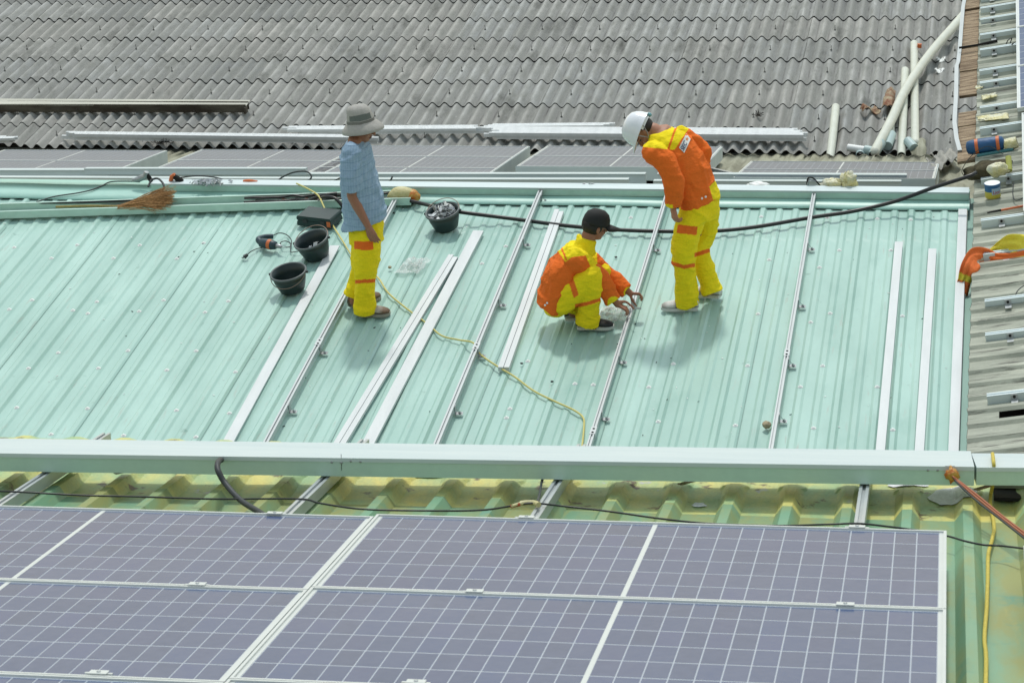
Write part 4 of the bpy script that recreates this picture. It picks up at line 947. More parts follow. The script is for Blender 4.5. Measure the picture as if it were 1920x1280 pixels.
patch(FF, [(1612, 203), (1640, 195), (1652, 208), (1618, 209)], .10, lambda a, b: .05*math.sin(a*6)+.03*nz(a*3, b*3), 'rusty_scrap', 'rust', 'curled rusty metal scrap left of the curved pipe', 'scrap metal', 3)
patch(FF, [(1659, 176), (1680, 172), (1676, 206), (1652, 206)], .12, lambda a, b: .08*math.sin(a*3.1)+.04*nz(a*3, b*3, 5), 'rusty_scrap', 'rust', 'rusty and cream metal piece leaning under the curved pipe', 'scrap metal', 5)
for i, (pp, l) in enumerate(((((1736, 300), (1782, 288), (1800, 300), (1745, 318)), 'broken grey corrugated sheet at the right valley, lower piece'), (((1745, 290), (1790, 280), (1802, 296), (1760, 308)), 'broken grey corrugated sheet at the right valley, upper piece'),
                            (((1735, 318), (1760, 300), (1775, 306), (1750, 326)), 'narrow broken piece of corrugated sheet beside the right array'))):
    patch(BF, pp, .10+.05*i, lambda a, b: .028*math.cos(a*math.pi*5)+.02*nz(a*2, b*2, i), 'broken_sheet', 'fibro', l, 'roof sheet', 8+i, 24, .012)
patch(FF, [(1712, 268), (1735, 262), (1738, 300), (1706, 300)], .06, lambda a, b: .05*math.sin(a*3.1)+.03*nz(a*3, b*3, 8), 'torn_sheet', 'beige_b', 'torn olive metal sheet below the capped pipe', 'scrap metal', 15)
o = FF.H(1724, 90, .1); m = MB(); m.beam(o-X*.03, o+X*.03, Y, Z, .04, .06); tag(m.build('orange_block', M['orange'], None, o), 'small orange block beside the capped pipe', 'block')
for px, py, l in ((1765, 112, 'upper white scrap of paper right of the pipes'), (1762, 133, 'lower white scrap of paper right of the pipes')):
    patch(FF, [(px-10, py-4), (px+9, py-5), (px+3, py+4), (px-2, py+5)], .05, lambda a, b: .02*nz(a*4, b*4), 'paper_scrap', 'whiteplain', l, 'scrap', px)
m = MB(); o = FF.H(303, 267, .06)
for i in range(90):
    a = V((random.gauss(0, 1), random.gauss(0, 1), abs(random.gauss(0, .5)))).normalized(); p = o+V((random.gauss(0, .09), random.gauss(0, .05), 0)); m.tube([p, p+a*.04, p+a*.08+V((0, 0, random.uniform(-.02, .02)))], .003, 3, cap=False)
tag(m.build('dead_twigs', mat('twig', lin('3a352c', .6), .9), None, o), 'small tangle of dead twigs on the grey roof edge', 'twigs')
m = MB(); o = FF.H(1421, 217, .05)
for i in range(26):
    a = V((random.gauss(0, 1), random.gauss(0, 1), abs(random.gauss(0, .5)))).normalized(); m.tube([o, o+a*.05, o+a*.09], .004, 3, cap=False)
tag(m.build('dead_twigs', mat('twig2', lin('3a352c', .6), .9), None, o), 'tiny dark tuft of moss high on the grey roof', 'twigs')

# ---------------------------------------------------------------- things on the beige side roof
for i, (py, lx, bx) in enumerate(((-8, 1838, 1859), (15, 1838, 1860), (36, 1838, 1861), (65, 1837, 1862), (93, 1837, 1863), (132, 1836, 1865), (155, 1837, 1867), (201, 1837, 1868), (240, 1837, 1863), (335, 1839, 1890), (412, 1839, 1877), (475, 1843, 1885), (563, 1846, 1889), (626, 1847, 1893), (740, 1850, 1901))):
    h = .062; a = RF.H(lx, py, h); u0, v0 = RF.hit(lx, py, h); ub = RF.hit(bx, py, h)[0]
    place = ['topmost, cut by the picture edge', 'second from the top', 'third from the top', 'fourth from the top, above the dark stick', 'fifth from the top, just below the dark stick', 'sixth from the top', 'seventh from the top', 'above the rolled clear plastic', 'just above the blue bag', 'right behind the paint can', 'between the marker and the orange rag', 'lying over the orange and yellow rag', 'first below the rag', 'second below the rag', 'lowest, above the dark slot'][i]
    t = thing('short_rail', RF.P(u0+.3, v0, .03), 'short rail on the side roof, '+place, 'rail', 'short rails on the beige side roof')
    m = MB(); prof = [(-.022, -.028), (.022, -.028), (.022, .042), (.007, .042), (.007, .034), (-.007, .034), (-.007, .042), (-.022, .042)]
    m.extrude(prof, RF.P(u0, v0, h-.042), RF.P(u0+2.2, v0, h-.042), RF.ev, RF.n); m.build('rail_profile', M['galv_far'], t)
    m = MB(); m.box(RF, ub-.022, ub+.022, v0-.030, v0-.024, .018, h-.004); m.box(RF, ub-.022, ub+.022, v0-.085, v0-.030, .017, .021); m.build('rail_foot', M['alu'], t)
    m = MB(); m.lathe((RF.P(ub, v0-.031, h-.02), RF.eu, RF.n, -RF.ev), [(.010, 0), (.010, .006), (0, .007)], 8); m.build('bolt', M['dark'], t)
e1 = RF.hit(1893, 0, .12); e2 = RF.hit(1912, 206, .12)
SG = 'panels at the edge of the side roof'
ud = RF.hit(1906, 120, .12)[0]
sv = RF.hit(1912, 202, .12)[1]
for k, l in enumerate(('side roof panel at the upper right, nearest the gap between arrays', 'side roof panel at the upper right, second above the gap', 'side roof panel at the upper right corner', 'side roof panel beyond the upper right corner')):
    solar_panel(RF, ud-.0, sv+1.002+k*1.007, .12, l, group=SG)
sv2 = RF.hit(1914, 212, .12)[1]; ud2 = RF.hit(1917, 300, .12)[0]
for k, l in enumerate(('side roof panel beside the blue bag', 'side roof panel beside the paint can')):
    solar_panel(RF, ud2, sv2-k*1.007, .12, l, group=SG)
# blue bag
o = RF.H(1852, 283, .03); U, W_, N_ = RF.eu, RF.ev, RF.n
t = thing('blue_tool_bag', o, 'long blue bag with two orange tabs on the side roof', 'bag')
m = MB(); c = o+N_*.05
P = [c-U*.165, c-U*.155, c-U*.12, c-U*.03, c+U*.06, c+U*.125, c+U*.14]; m.tube(P, [.025, .050, .060, .062, .060, .056, .03], 18); m.build('bag_body', M['blue'], t)
for s_ in (-.08, .09):
    m = MB(); m.tube([c+U*(s_-.013), c+U*(s_+.013)], .0635, 18, cap=False); o_ = m.build('orange_tab', M['orange'], t)
m = MB(); m.tube([c+U*.135-N_*.02, c+U*.19-N_*.02, c+U*.24-N_*.01], [.045, .052, .045], 14); tag(m.build('clear_wrap', M['plasticbag'], None, c+U*.14), 'clear plastic bundle at the right end of the blue bag', 'plastic')
m = MB(); m.tube([RF.H(1832, 292, .03), RF.H(1900, 280, .03)], .014, 10); tag(m.build('blue_tube', mat('teal_tube', lin('3f7f86', .8), .4), None, RF.H(1860, 288, .03)), 'thin teal tube lying below the blue bag', 'tube')
# canvas bag
o = RF.H(1855, 332, .03); t = thing('canvas_tool_bag', o, 'brown canvas tool bag with straps at the end of the thick cable', 'bag')
m = MB(); blob(m, o+N_*.05+W_*.03, U*.19+W_*.02, W_*.09, N_*.07, .25, 28, 16, 21, flat=-.7); m.build('bag_body', M['canvas'], t)
m = MB(); P = curve_pts([o-U*.18+N_*.02, o-U*.2+N_*.08+W_*.03, o-U*.10+N_*.17+W_*.10, o+U*.02+N_*.20+W_*.14, o+U*.12+N_*.12+W_*.14], 6)
for a, b in zip(P[:-1], P[1:]): m.beam(a, b, (W_*.7-N_*.3).normalized(), (b-a).cross(W_).normalized(), .035, .004)
m.build('strap', mat('grey_strap', lin('5a5850', .7), .8, fine=.2), t)
m = MB(); m.box(RF, *(lambda q: (q[0]-.10, q[0]-.02, q[1]-.055, q[1]-.05, .06, .12))(RF.hit(1855, 328, .03))); m.build('mesh_pocket', mat('olive_mesh', lin('77753f', .7), .9, fine=.3), t)
m = MB(); c = RF.H(1872, 318, .13); blob(m, c, U*.085, W_*.05, N_*.055, .35, 20, 12, 31); tag(m.build('clear_pouch', M['plasticbag'], None, c), 'clear plastic pouch on the canvas tool bag', 'plastic')
m = MB(); c = RF.H(1892, 308, .14); m.tube([c-W_*.06-N_*.03, c+W_*.05+N_*.04], [.022, .024], 12); tag(m.build('green_roll', mat('pale_green_roll', lin('b5b95f', .8), .7), None, c), 'pale green roll beside the clear pouch', 'roll')
# paint can
o = RF.H(1862, 369, .02); up = (V((0, 0, 1))*.5+RF.n*.5).normalized(); ex = (U-up*U.dot(up)).normalized(); ey = up.cross(ex)
t = thing('paint_can', o, 'small blue and yellow paint can with white lid on the side roof', 'paint can')
m = MB(); m.lathe((o, ex, ey, up), [(0, 0), (.058, 0), (.060, .004), (.060, .055)], 32); m.build('lower_band', M['can_yellow'], t)
m = MB(); m.lathe((o, ex, ey, up), [(.060, .055), (.060, .107), (.0625, .109), (.0625, .113), (.060, .115)], 32); m.build('upper_band', M['can_blue'], t)
m = MB(); m.lathe((o, ex, ey, up), [(.060, .115), (.055, .113), (0, .113)], 32); m.build('lid', M['whiteplain'], t)
m = MB()
for i in range(8):
    a0, a1 = [R_(-95+ (i+k)*10) for k in (0, 1)]
    m.add([o+ex*(.0608*math.cos(a))+ey*(.0608*math.sin(a))+up*h for a, h in ((a0, .035), (a1, .035), (a1, .085), (a0, .085))], [(0, 1, 2, 3)])
m.build('pale_label', M['can_light'], t)
def text_mesh(body, size, mtl, o, ex, ey, name, parent, wrap=None, extr=.0):
    cu = bpy.data.curves.new('txt', 'FONT'); cu.body = body; cu.size = size; cu.align_x = 'CENTER'; cu.align_y = 'CENTER'; cu.offset = size*.012
    ob = bpy.data.objects.new('txt', cu); COL.objects.link(ob); dg = bpy.context.evaluated_depsgraph_get(); me = bpy.data.meshes.new_from_object(ob.evaluated_get(dg)); bpy.data.objects.remove(ob)
    po = parent_origin(parent)
    for v in me.vertices:
        x, y = v.co.x, v.co.y; v.co = (wrap(x, y) if wrap else o+ex*x+ey*y)-po
    me.materials.clear(); me.materials.append(M[mtl]); r = bpy.data.objects.new(name, me); COL.objects.link(r); r.parent = parent; return r
def canwrap(x, y): a = R_(-58)+x/.0615; return o+ex*(.0618*math.cos(a))+ey*(.0618*math.sin(a))+up*(.052+y)
text_mesh('Lion', .036, 'red', o, ex, up, 'can_lettering', t, canwrap)
# marker, stick, scraps, wire
m = MB(); m.tube([RF.H(1851, 399, .035), RF.H(1877, 394, .035)], [.006, .010], 8, mi=1); m.tube([RF.H(1877, 394, .036), RF.H(1925, 385, .036)], .009, 8, mi=0)
tag(m.build('hacksaw_blade', [M['orange'], M['dark']], None, RF.H(1870, 396, .03)), 'orange and black hand tool lying below the paint can', 'tool')
m = MB(); m.tube([RF.H(1798, 90, .04), RF.H(1830, 85, .035), RF.H(1870, 77, .035)], [.010, .010, .014], 8); tag(m.build('dark_stick', M['dark'], None, RF.H(1830, 85, .03)), 'dark stick lying across the fascia planks and the side roof', 'stick')
m = MB(); film_pts = None
P = curve_pts([RF.H(x, y, h) for x, y, h in ((1901, 340, .1), (1899, 362, .05), (1903, 375, .03), (1915, 373, .05), (1925, 365, .08))], 6); m.tube(P, .004, 6); tag(m.build('wire', M['black'], None, P[0]), 'thin wire loop hanging right of the paint can', 'wire')
P = curve_pts([RF.H(x, y, h) for x, y, h in ((1886, 85, .03), (1890, 76, .09), (1897, 72, .08), (1893, 86, .03), (1902, 80, .1))], 6); m = MB(); m.tube(P, .005, 6); tag(m.build('wire', M['black'], None, P[0]), 'small dark wire tangle at the edge of the upper side panels', 'wire')
P = curve_pts([RF.H(x, y, h) for x, y, h in ((1903, 555, .04), (1908, 545, .05), (1916, 538, .05), (1925, 532, .05))], 6); m = MB(); m.tube(P, .004, 6); tag(m.build('wire', M['black'], None, P[0]), 'thin wire near the right edge below the rag', 'wire')
for pp, l, sd in (([(1840, 180), (1866, 175), (1870, 181), (1842, 187)], 'white plastic strip on the side roof above the rolled plastic', 2), ([(1832, 218), (1890, 212), (1892, 222), (1835, 227)], 'flattened clear plastic on the side roof above the blue bag', 4), ([(1828, 163), (1842, 160), (1843, 165), (1830, 167)], 'tiny white scrap on the side roof near its rusty edge', 6)):
    patch(RF, pp, .035, lambda a, b: .015*abs(nz(a*5, b*5, sd)), 'plastic_scrap', 'plasticbag', l, 'scrap', sd)
# orange and yellow rag draped over the edge: one crumpled cloth strip with coloured zones
def ragstrip(F, path, widths, cols, name, label, seed):
    m = MB(); P = curve_pts([F.H(x, y, h) for x, y, h in path], 8); n = len(P); k = 13; vs = []; cs = []
    for i, p in enumerate(P):
        t = i/(n-1); f = t*(len(widths)-1); j = min(int(f), len(widths)-2); wv = widths[j]*(1-(f-j))+widths[j+1]*(f-j)
        d = (P[min(i+1, n-1)]-P[max(i-1, 0)]).normalized(); s = d.cross(c_fwd).normalized(); nn = s.cross(d)
        if nn.dot(-c_fwd) < 0: nn = -nn
        for q in range(k):
            x = (q/(k-1)-.5); vs.append(p + s*(x*wv) + nn*((.010+.016*t)*nz(t*6+seed, x*5)+(.004+.012*t)*math.sin(x*14+t*5)+.008)); c = cols(t, x); cs.append(c)
    m.add(vs, [(i*k+q, i*k+q+1, (i+1)*k+q+1, (i+1)*k+q) for i in range(n-1) for q in range(k-1)], smooth=True); m.c = cs
    o = m.build(name, M['rag'], None, P[n//2]); sol = o.modifiers.new('thick', 'SOLIDIFY'); sol.thickness = .004
    return o
OR, YE, RO, WH = lin('ee7838', .9), lin('efe04a', .9), lin('9a3a1a', .8), lin('dcd9c4', .8)
rg = ragstrip(RF, [(1925, 478, .015), (1895, 484, .015), (1868, 486, .015), (1848, 482, .03), (1830, 484, .05), (1818, 502, .03), (1808, 526, -.05), (1802, 552, -.12)], [.07, .07, .09, .13, .16, .14, .10, .10],
              lambda t, x: (YE if (.80 < t < .87) else WH if (abs(x-.12-.5*(t-.45)) < .07 and .35 < t < .62) else YE if (t < .14 and x > 0) else OR), 'orange_rag', 'crumpled orange work garment hanging over the rusty edge of the side roof', 2)
tag(rg, 'crumpled orange work garment hanging over the rusty edge of the side roof', 'clothes')
rg = ragstrip(RF, [(1930, 464, .05), (1912, 461, .08), (1895, 460, .09), (1875, 466, .05), (1858, 471, .03)], [.15, .17, .16, .10, .04], lambda t, x: YE, 'yellow_rag', '', 7)
tag(rg, 'bright yellow cloth bunched above the orange garment on the side roof', 'clothes')

# ---------------------------------------------------------------- cables around the front trunking
def ncable(pts, r, label, mt, name='cable', n=8):
    P = curve_pts([NF.H(x, y, h) for x, y, h in pts], n); m = MB(); m.tube(P, r, 10); return tag(m.build(name, M[mt], None, P[0]), label, 'cable')
ncable([(418, 860, .025), (409, 866, .05), (409, 882, .03), (424, 908, -.02), (452, 938, -.06), (490, 962, -.07), (520, 985, -.08)], .0125, 'thick black hose coming out of the front trunking and down under the panels', 'black', 'conduit_hose')
m = MB(); q = NF.H(414, 860, .03); m.tube([q+NF.ev*.03, q-NF.ev*.012], .019, 12); tag(m.build('hose_gland', M['zinc'], None, q), 'grey gland where the black hose enters the front trunking', 'cable gland')
ncable([(-20, 920, -.03), (40, 922, -.03), (150, 928, -.05), (270, 931, -.06), (400, 935, -.06), (560, 935, -.035), (600, 943, -.04), (680, 954, -.05), (800, 957, -.06), (900, 956, -.05), (960, 948, -.03), (1000, 943, -.02), (1060, 949, -.04), (1140, 958, -.05), (1240, 972, -.06), (1330, 981, -.06), (1450, 985, -.07), (1540, 983, -.035), (1607, 981, -.03), (1660, 986, -.05), (1720, 994, -.07), (1775, 1004, -.08), (1810, 1014, -.08), (1845, 1021, -.08), (1880, 1023, -.08), (1945, 1031, -.05)], .0042, 'long thin black cable strung along the far edge of the foreground panels', 'blackgloss', 'panel_cable')
ncable([(1022, 884, -.01), (1016, 902, -.04), (1012, 925, -.03), (1008, 941, -.02)], .0055, 'short grey wire dropping from the trunking to the taped joint', 'black', 'wire')
m = MB(); m.tube(curve_pts([NF.H(x, y, -.02) for x, y in ((960, 948), (978, 943), (1000, 942), (1010, 946))], 4), [.006]*4+[.011]*6+[.012]*3, 8); tag(m.build('taped_joint', M['ytape'], None, NF.H(985, 944, -.02)), 'pale tape wrapped round the cable joint on the rail', 'tape')
m = MB(); m.tube([NF.H(958, 949, -.03), NF.H(975, 945, -.02)], .0075, 8); tag(m.build('red_tape', mat('red_tape', lin('b5532f', .8), .6), None, NF.H(968, 946, -.02)), 'red brown tape left of the pale taped joint', 'tape')
for k, (dx, mt, l) in enumerate(((0, 'copper', 'upper copper brown cable running from the trunking to the lower right'), (4, 'copper', 'lower copper brown cable running from the trunking to the lower right'), (-4, 'black', 'thin black wire beside the two copper brown cables'))):
    ncable([(1786, 893, .02), (1800+dx, 906, 0), (1835+dx*.5, 936-dx, -.02), (1880+dx, 972-dx*.4, -.04), (1945, 1022-dx*1.5, -.06)], .0046 if mt == 'copper' else .004, l, mt, 'copper_cable')
m = MB(); q = NF.H(1785, 890, .02); blob(m, q, NF.eu*.028, NF.ev*.02, NF.n*.03, .5, 16, 10, 44); tag(m.build('tape_wad', M['tape'], None, q), 'wad of orange tape where the copper brown cables leave the trunking', 'tape')
m = MB(); p = A_-sd_*(W_T/2+.002); q = ray(1781, 884); q = q*(p.dot(sd_)/q.dot(sd_)); m.beam(q-d_*.02-NF.n*.03, q+d_*.02-NF.n*.03, sd_, NF.n, .002, .055); m.build('cover_plate', M['whitealu'], tr)
ncable([(1861, 850, .06), (1863, 866, .062), (1864, 880, .03), (1862, 905, -.03), (1858, 925, -.09), (1857, 945, -.11), (1861, 966, -.12), (1864, 990, -.12), (1860, 1012, -.12), (1853, 1040, -.12), (1852, 1085, -.12), (1850, 1140, -.12), (1846, 1195, -.12), (1849, 1235, -.12), (1847, 1330, -.12)], .0075, 'yellow rope hanging over the trunking and down the old green roof', 'yellowrope', 'yellow_rope')
m = MB(); q0 = NF.hit(1858, 910, -.09); m.box(NF, q0[0], q0[0]+1.2, q0[1]+.0, q0[1]+.25, -.10, -.075); tag(m.build('beige_board', M['beige'], None, NF.P(*q0, -.09)), 'pale board below the trunking at the right edge', 'board')
m = MB(); q0 = NF.hit(1868, 935, -.11); m.box(NF, q0[0]-.01, q0[0]+.9, q0[1]-.0, q0[1]+.18, -.118, -.104); m.build('open_gap', M['dark'], nroof)
for px, py, l, mt in ((232, 885, 'rusty bolt strap left of the black hose', 'rust'), (1288, 905, 'rusty strap below the trunking right of centre', 'rust'), (130, 882, 'loose teal metal clip at the left rail', 'galv'), (1842, 915, 'narrow rusty strip beside the yellow rope', 'rust')):
    m = MB(); o = NF.H(px, py, -.08); a = (NF.ev*.8+NF.eu*.6).normalized(); m.beam(o-a*.045, o+a*.05, a.cross(NF.n), (NF.n+a*.25).normalized(), .024, .005); tag(m.build('metal_strap', M[mt], None, o), l, 'strap')
# frame corner of the next array at the right edge
solar_panel(NF, NF.hit(1919, 1022, 0)[0]+.0, NF.hit(1919, 1022, 0)[1], 0, 'corner of another foreground panel cut by the right edge', group='neighbouring foreground array')

# ---------------------------------------------------------------- people
def limb(m, pts, rad, side=None, kf=1.0, seg=16, sub=4, flat=False):
    """rounded tapering limb; radii rad along side, rad*kf across it"""
    P = curve_pts(pts, sub) if len(pts) > 2 else [V(pts[0]).lerp(V(pts[1]), i/sub) for i in range(sub+1)]
    n = len(P); R = []
    for i in range(n):
        f = i/(n-1)*(len(rad)-1); j = min(int(f), len(rad)-2); R.append(rad[j]*(1-(f-j))+rad[j+1]*(f-j))
    d0 = (P[0]-P[1]).normalized(); d1 = (P[-1]-P[-2]).normalized()
    PP = [P[0]+d0*R[0]*.9, P[0]+d0*R[0]*.6] + P + [P[-1]+d1*R[-1]*.6, P[-1]+d1*R[-1]*.9]; RR = [R[0]*.35, R[0]*.78] + R + [R[-1]*.78, R[-1]*.35]
    if flat: PP = PP[:-2]; RR = RR[:-2]
    s = V(side) if side is not None else None; vs = []; n = len(PP)
    a = None
    for i, p in enumerate(PP):
        t = (PP[min(i+1, n-1)]-PP[max(i-1, 0)]).normalized()
        a = ((s if s is not None else (a if a is not None else t.orthogonal()))); a = (a-t*a.dot(t)).normalized(); b = t.cross(a)
        vs += [p + a*(RR[i]*math.cos(k*2*math.pi/seg)) + b*(RR[i]*kf*math.sin(k*2*math.pi/seg)) for k in range(seg)]
    m.add(vs, [(i*seg+k, i*seg+(k+1) % seg, (i+1)*seg+(k+1) % seg, (i+1)*seg+k) for i in range(n-1) for k in range(seg)]+[tuple(range(seg))[::-1], tuple(range((n-1)*seg, n*seg))])
def rings(m, rs, seg=24):
    """closed loft through (centre, half-axis a, half-axis b)"""
    vs = []
    for c, a, b in rs: vs += [V(c)+V(a)*math.cos(k*2*math.pi/seg)+V(b)*math.sin(k*2*math.pi/seg) for k in range(seg)]
    n = len(rs); m.add(vs, [(i*seg+k, i*seg+(k+1) % seg, (i+1)*seg+(k+1) % seg, (i+1)*seg+k) for i in range(n-1) for k in range(seg)]+[tuple(range(seg))[::-1], tuple(range((n-1)*seg, n*seg))])
def ell(m, c, a, b, d, seg=20, rg=12):
    vs = []
    for j in range(rg+1):
        th = math.pi*j/rg
        for k in range(seg):
            ph = 2*math.pi*k/seg; vs.append(c + a*(math.sin(th)*math.cos(ph)) + b*(math.sin(th)*math.sin(ph)) + d*math.cos(th))
    m.add(vs, [(j*seg+k, j*seg+(k+1) % seg, (j+1)*seg+(k+1) % seg, (j+1)*seg+k) for j in range(rg) for k in range(seg)])
def proj(p): d = p.dot(c_fwd); return 960+FPX*p.dot(c_right)/d, 640+FPX*p.dot(c_down)/d
def fuse(m, name, mt, parent, loc, vox, colf=None, smooth=3, fold=0, fscale=(7, 7, 3), seed=0):
    """join the overlapping volumes of m into one continuous skin"""
    me = bpy.data.meshes.new(name); me.from_pydata([tuple(p) for p in m.v], [], m.f); me.update()
    import bmesh
    bm = bmesh.new(); bm.from_mesh(me); bmesh.ops.recalc_face_normals(bm, faces=bm.faces); bm.to_mesh(me); bm.free()
    ob = bpy.data.objects.new(name, me); COL.objects.link(ob)
    r = ob.modifiers.new('r', 'REMESH'); r.mode = 'VOXEL'; r.voxel_size = vox; r.use_smooth_shade = True
    if smooth: sm = ob.modifiers.new('s', 'SMOOTH'); sm.factor = .5; sm.iterations = smooth
    dg = bpy.context.evaluated_depsgraph_get(); out = bpy.data.meshes.new_from_object(ob.evaluated_get(dg)); bpy.data.objects.remove(ob)
    out.name = name
    po = parent_origin(parent) if parent else V(loc)
    if fold:
        nor = [v.normal.copy() for v in out.vertices]
        for v, nn in zip(out.vertices, nor):
            p = v.co; x = nz(p.x*fscale[0]+seed, p.y*fscale[1], p.z*fscale[2]); y = nz(p.x*fscale[0]*2.3+seed, p.y*fscale[1]*2.3, p.z*fscale[2]*4.5+9)
            ridge = (1-min(1, abs(x)*3.2))*1.1 + y*.8 - .5
            z_ = nz(p.x*3+p.z*9+seed, p.y*3, p.z*3-p.x*6)
            v.co = p + nn*(fold*(ridge + (.9-min(.9, abs(z_)*4))))
    cols = []
    for v in out.vertices:
        c = colf(v.co, *proj(v.co)) if colf else (1, 1, 1, 1); cols += list(c)
    ca = out.color_attributes.new('Col', 'FLOAT_COLOR', 'POINT'); ca.data.foreach_set('color', cols)
    for v in out.vertices: v.co -= po
    out.materials.clear(); out.materials.append(M[mt])
    for p in out.polygons: p.use_smooth = True
    out.update(); o = bpy.data.objects.new(name, out); COL.objects.link(o)
    if parent: o.parent = parent
    else: o.location = po
    return o
def inpoly(x, y, pts):
    r = False; j = len(pts)-1
    for i in range(len(pts)):
        if (pts[i][1] > y) != (pts[j][1] > y) and x < (pts[j][0]-pts[i][0])*(y-pts[i][1])/(pts[j][1]-pts[i][1])+pts[i][0]: r = not r
        j = i
    return r
def near_line(x, y, a, b, w_):
    dx, dy = b[0]-a[0], b[1]-a[1]; t = max(0, min(1, ((x-a[0])*dx+(y-a[1])*dy)/(dx*dx+dy*dy))); return math.hypot(x-a[0]-dx*t, y-a[1]-dy*t) < w_
UP = V((0, 0, 1))
def head(m, c, fw, up, s=1.0):
    fw = fw.normalized(); up = (up-fw*up.dot(fw)).normalized(); lt = up.cross(fw)
    ell(m, c+up*.028*s-fw*.008*s, lt*.076*s, fw*.094*s, up*.085*s)                    # skull
    ell(m, c-up*.03*s+fw*.020*s, lt*.060*s, fw*.066*s, up*.078*s)                     # face
    ell(m, c-up*.078*s+fw*.046*s, lt*.034*s, fw*.030*s, up*.026*s)                    # chin
    limb(m, [c+up*.012*s+fw*.086*s, c-up*.022*s+fw*.104*s], [.008*s, .015*s], sub=2)  # nose
    ell(m, c+up*.018*s+fw*.072*s, lt*.052*s, fw*.020*s, up*.012*s)                    # brow
    ell(m, c-up*.050*s+fw*.078*s, lt*.024*s, fw*.013*s, up*.007*s); ell(m, c-up*.062*s+fw*.075*s, lt*.020*s, fw*.013*s, up*.007*s)   # lips
    for k in (-1, 1):
        ell(m, c+lt*(k*.076*s)-fw*.006*s-up*.012*s, lt*.012*s+fw*.0, fw*.018*s-lt*(k*.006*s), up*.031*s, 12, 8)  # ears
        ell(m, c+lt*(k*.042*s)-up*.028*s+fw*.055*s, lt*.024*s, fw*.022*s, up*.018*s)  # cheeks
    return fw, up, lt
def headcol(c, fw, up, lt, skin, s=1.0):
    def f(p):
        q = p-c; x, y, z = q.dot(lt), q.dot(fw), q.dot(up)
        for k in (-1, 1):
            if math.hypot((x-k*.032*s)/.013, (z+.002*s)/.006) < 1 and y > .05*s: return lin('1d1614')
            if math.hypot((x-k*.034*s)/.020, (z-.020*s)/.005) < 1 and y > .05*s: return lin('1d1512')
        if abs(z+.056*s) < .003 and abs(x) < .024*s and y > .06*s: return lin('3c1d16')
        if abs(z+.056*s) < .012 and abs(x) < .022*s and y > .075*s: return lin('6d3a2e', .8)
        return skin
    return f
def hand(m, W, d, n, ts, curl=(20, 25, 20), s=1.0, thumb=None, spread=.06):
    """W wrist, d direction of the palm, n the way the palm faces, ts towards the thumb"""
    d = d.normalized(); n = (n-d*n.dot(d)).normalized(); ts_ = n.cross(d)
    if ts_.dot(ts) < 0: ts_ = -ts_
    L = (.066, .075, .070, .054)
    for i in range(4):
        off = (.030-.020*i)*s
        base = W + d*(.088-.004*abs(i-1.2))*s + ts_*off
        limb(m, [W+d*.01*s+ts_*off*.55, base], [.014*s, .0125*s], sub=3, seg=10)
        dd = (d + ts_*(spread*(1.5-i))).normalized(); p = base; a = 0; pts = [p]
        for k, fr in enumerate((.44, .31, .25)):
            a += R_(curl[k]*(1+.08*(i-1.5))); q = (dd*math.cos(a)+n*math.sin(a)); p = p+q*(L[i]*fr*s*1.02); pts.append(p)
        limb(m, pts, [.0098*s, .0092*s, .0085*s, .0072*s], sub=3, seg=10)
    limb(m, [W+d*.02*s+ts_*.022*s, W+d*.045*s+ts_*.042*s+n*.010*s, W+d*.072*s+ts_*.055*s+n*.022*s, W+d*.095*s+ts_*.054*s+n*.034*s] if thumb is None else thumb, [.016*s, .013*s, .0105*s, .008*s], sub=3, seg=10)
    ell(m, W+d*.045*s, ts_*.034*s, d*.05*s, n*.014*s)
def shoe(parent, heel, toe, up, colf, sole_col, name='shoe', wdt=.048, hgt=.075, high=.095):
    L = (toe-heel).length; d = (toe-heel).normalized(); up = (up-d*up.dot(d)).normalized(); s = d.cross(up)
    prof = [(-.02, .55, .55), (.02, .75, .95), (.12, .86, 1.25), (.25, .86, 1.25), (.38, .84, 1.0), (.52, .96, .84), (.68, 1.04, .70), (.82, .98, .58), (.93, .78, .48), (1.0, .45, .34)]
    m = MB(); rs = []; seg = 20; vs = []; cs = []
    for t, wf, hf in prof:
        for k in range(seg):
            a = 2*math.pi*k/seg; y = math.sin(a); x = math.cos(a)
            h_ = (hgt*hf)*(.5+.5*y) if y > 0 else hgt*hf*.5*(1+y) ; xx = wdt*wf*x*(1-.25*max(0, y)**2)
            vs.append(heel+d*(L*t)+s*xx+up*(.012+h_)); cs.append(colf(t, y, x))
    n = len(prof)
    m.add(vs, [(i*seg+k, i*seg+(k+1) % seg, (i+1)*seg+(k+1) % seg, (i+1)*seg+k) for i in range(n-1) for k in range(seg)]+[tuple(range(seg))[::-1], tuple(range((n-1)*seg, n*seg))], smooth=True); m.c = cs
    o = m.build(name, M['shoe'], parent)
    m = MB(); pr = []; out = [(0, .6), (.03, .82), (.12, .9), (.3, .88), (.45, .84), (.6, 1.0), (.75, 1.04), (.88, .95), (.97, .65), (1.02, .3)]
    ring = [heel+d*(L*t)+s*(wdt*w_*1.04) for t, w_ in out] + [heel+d*(L*t)-s*(wdt*w_*1.04) for t, w_ in reversed(out)]; k = len(ring)
    m.add([p for p in ring]+[p+up*.022 for p in ring], [tuple(range(k))[::-1], tuple(range(k, 2*k))]+[(i, (i+1) % k, (i+1) % k+k, i+k) for i in range(k)], 0, sole_col); m.build('sole', M['shoe'], o)
    return o
def stitch_lines(parent, mt, segs, name):
    for a, b, r in segs: m = MB(); m.tube([a, b], r, 5); m.build(name, M[mt], parent)
def dp(px, py): return GF.H(px, py, GH).dot(c_fwd)
class Pose:
    def __init__(s, px, py): s.z = dp(px, py); s.py = py
    def __call__(s, px, py, dd=0):
        z = s.z - .364*(s.py-py)*s.z/FPX + dd; return at(px, py, z)
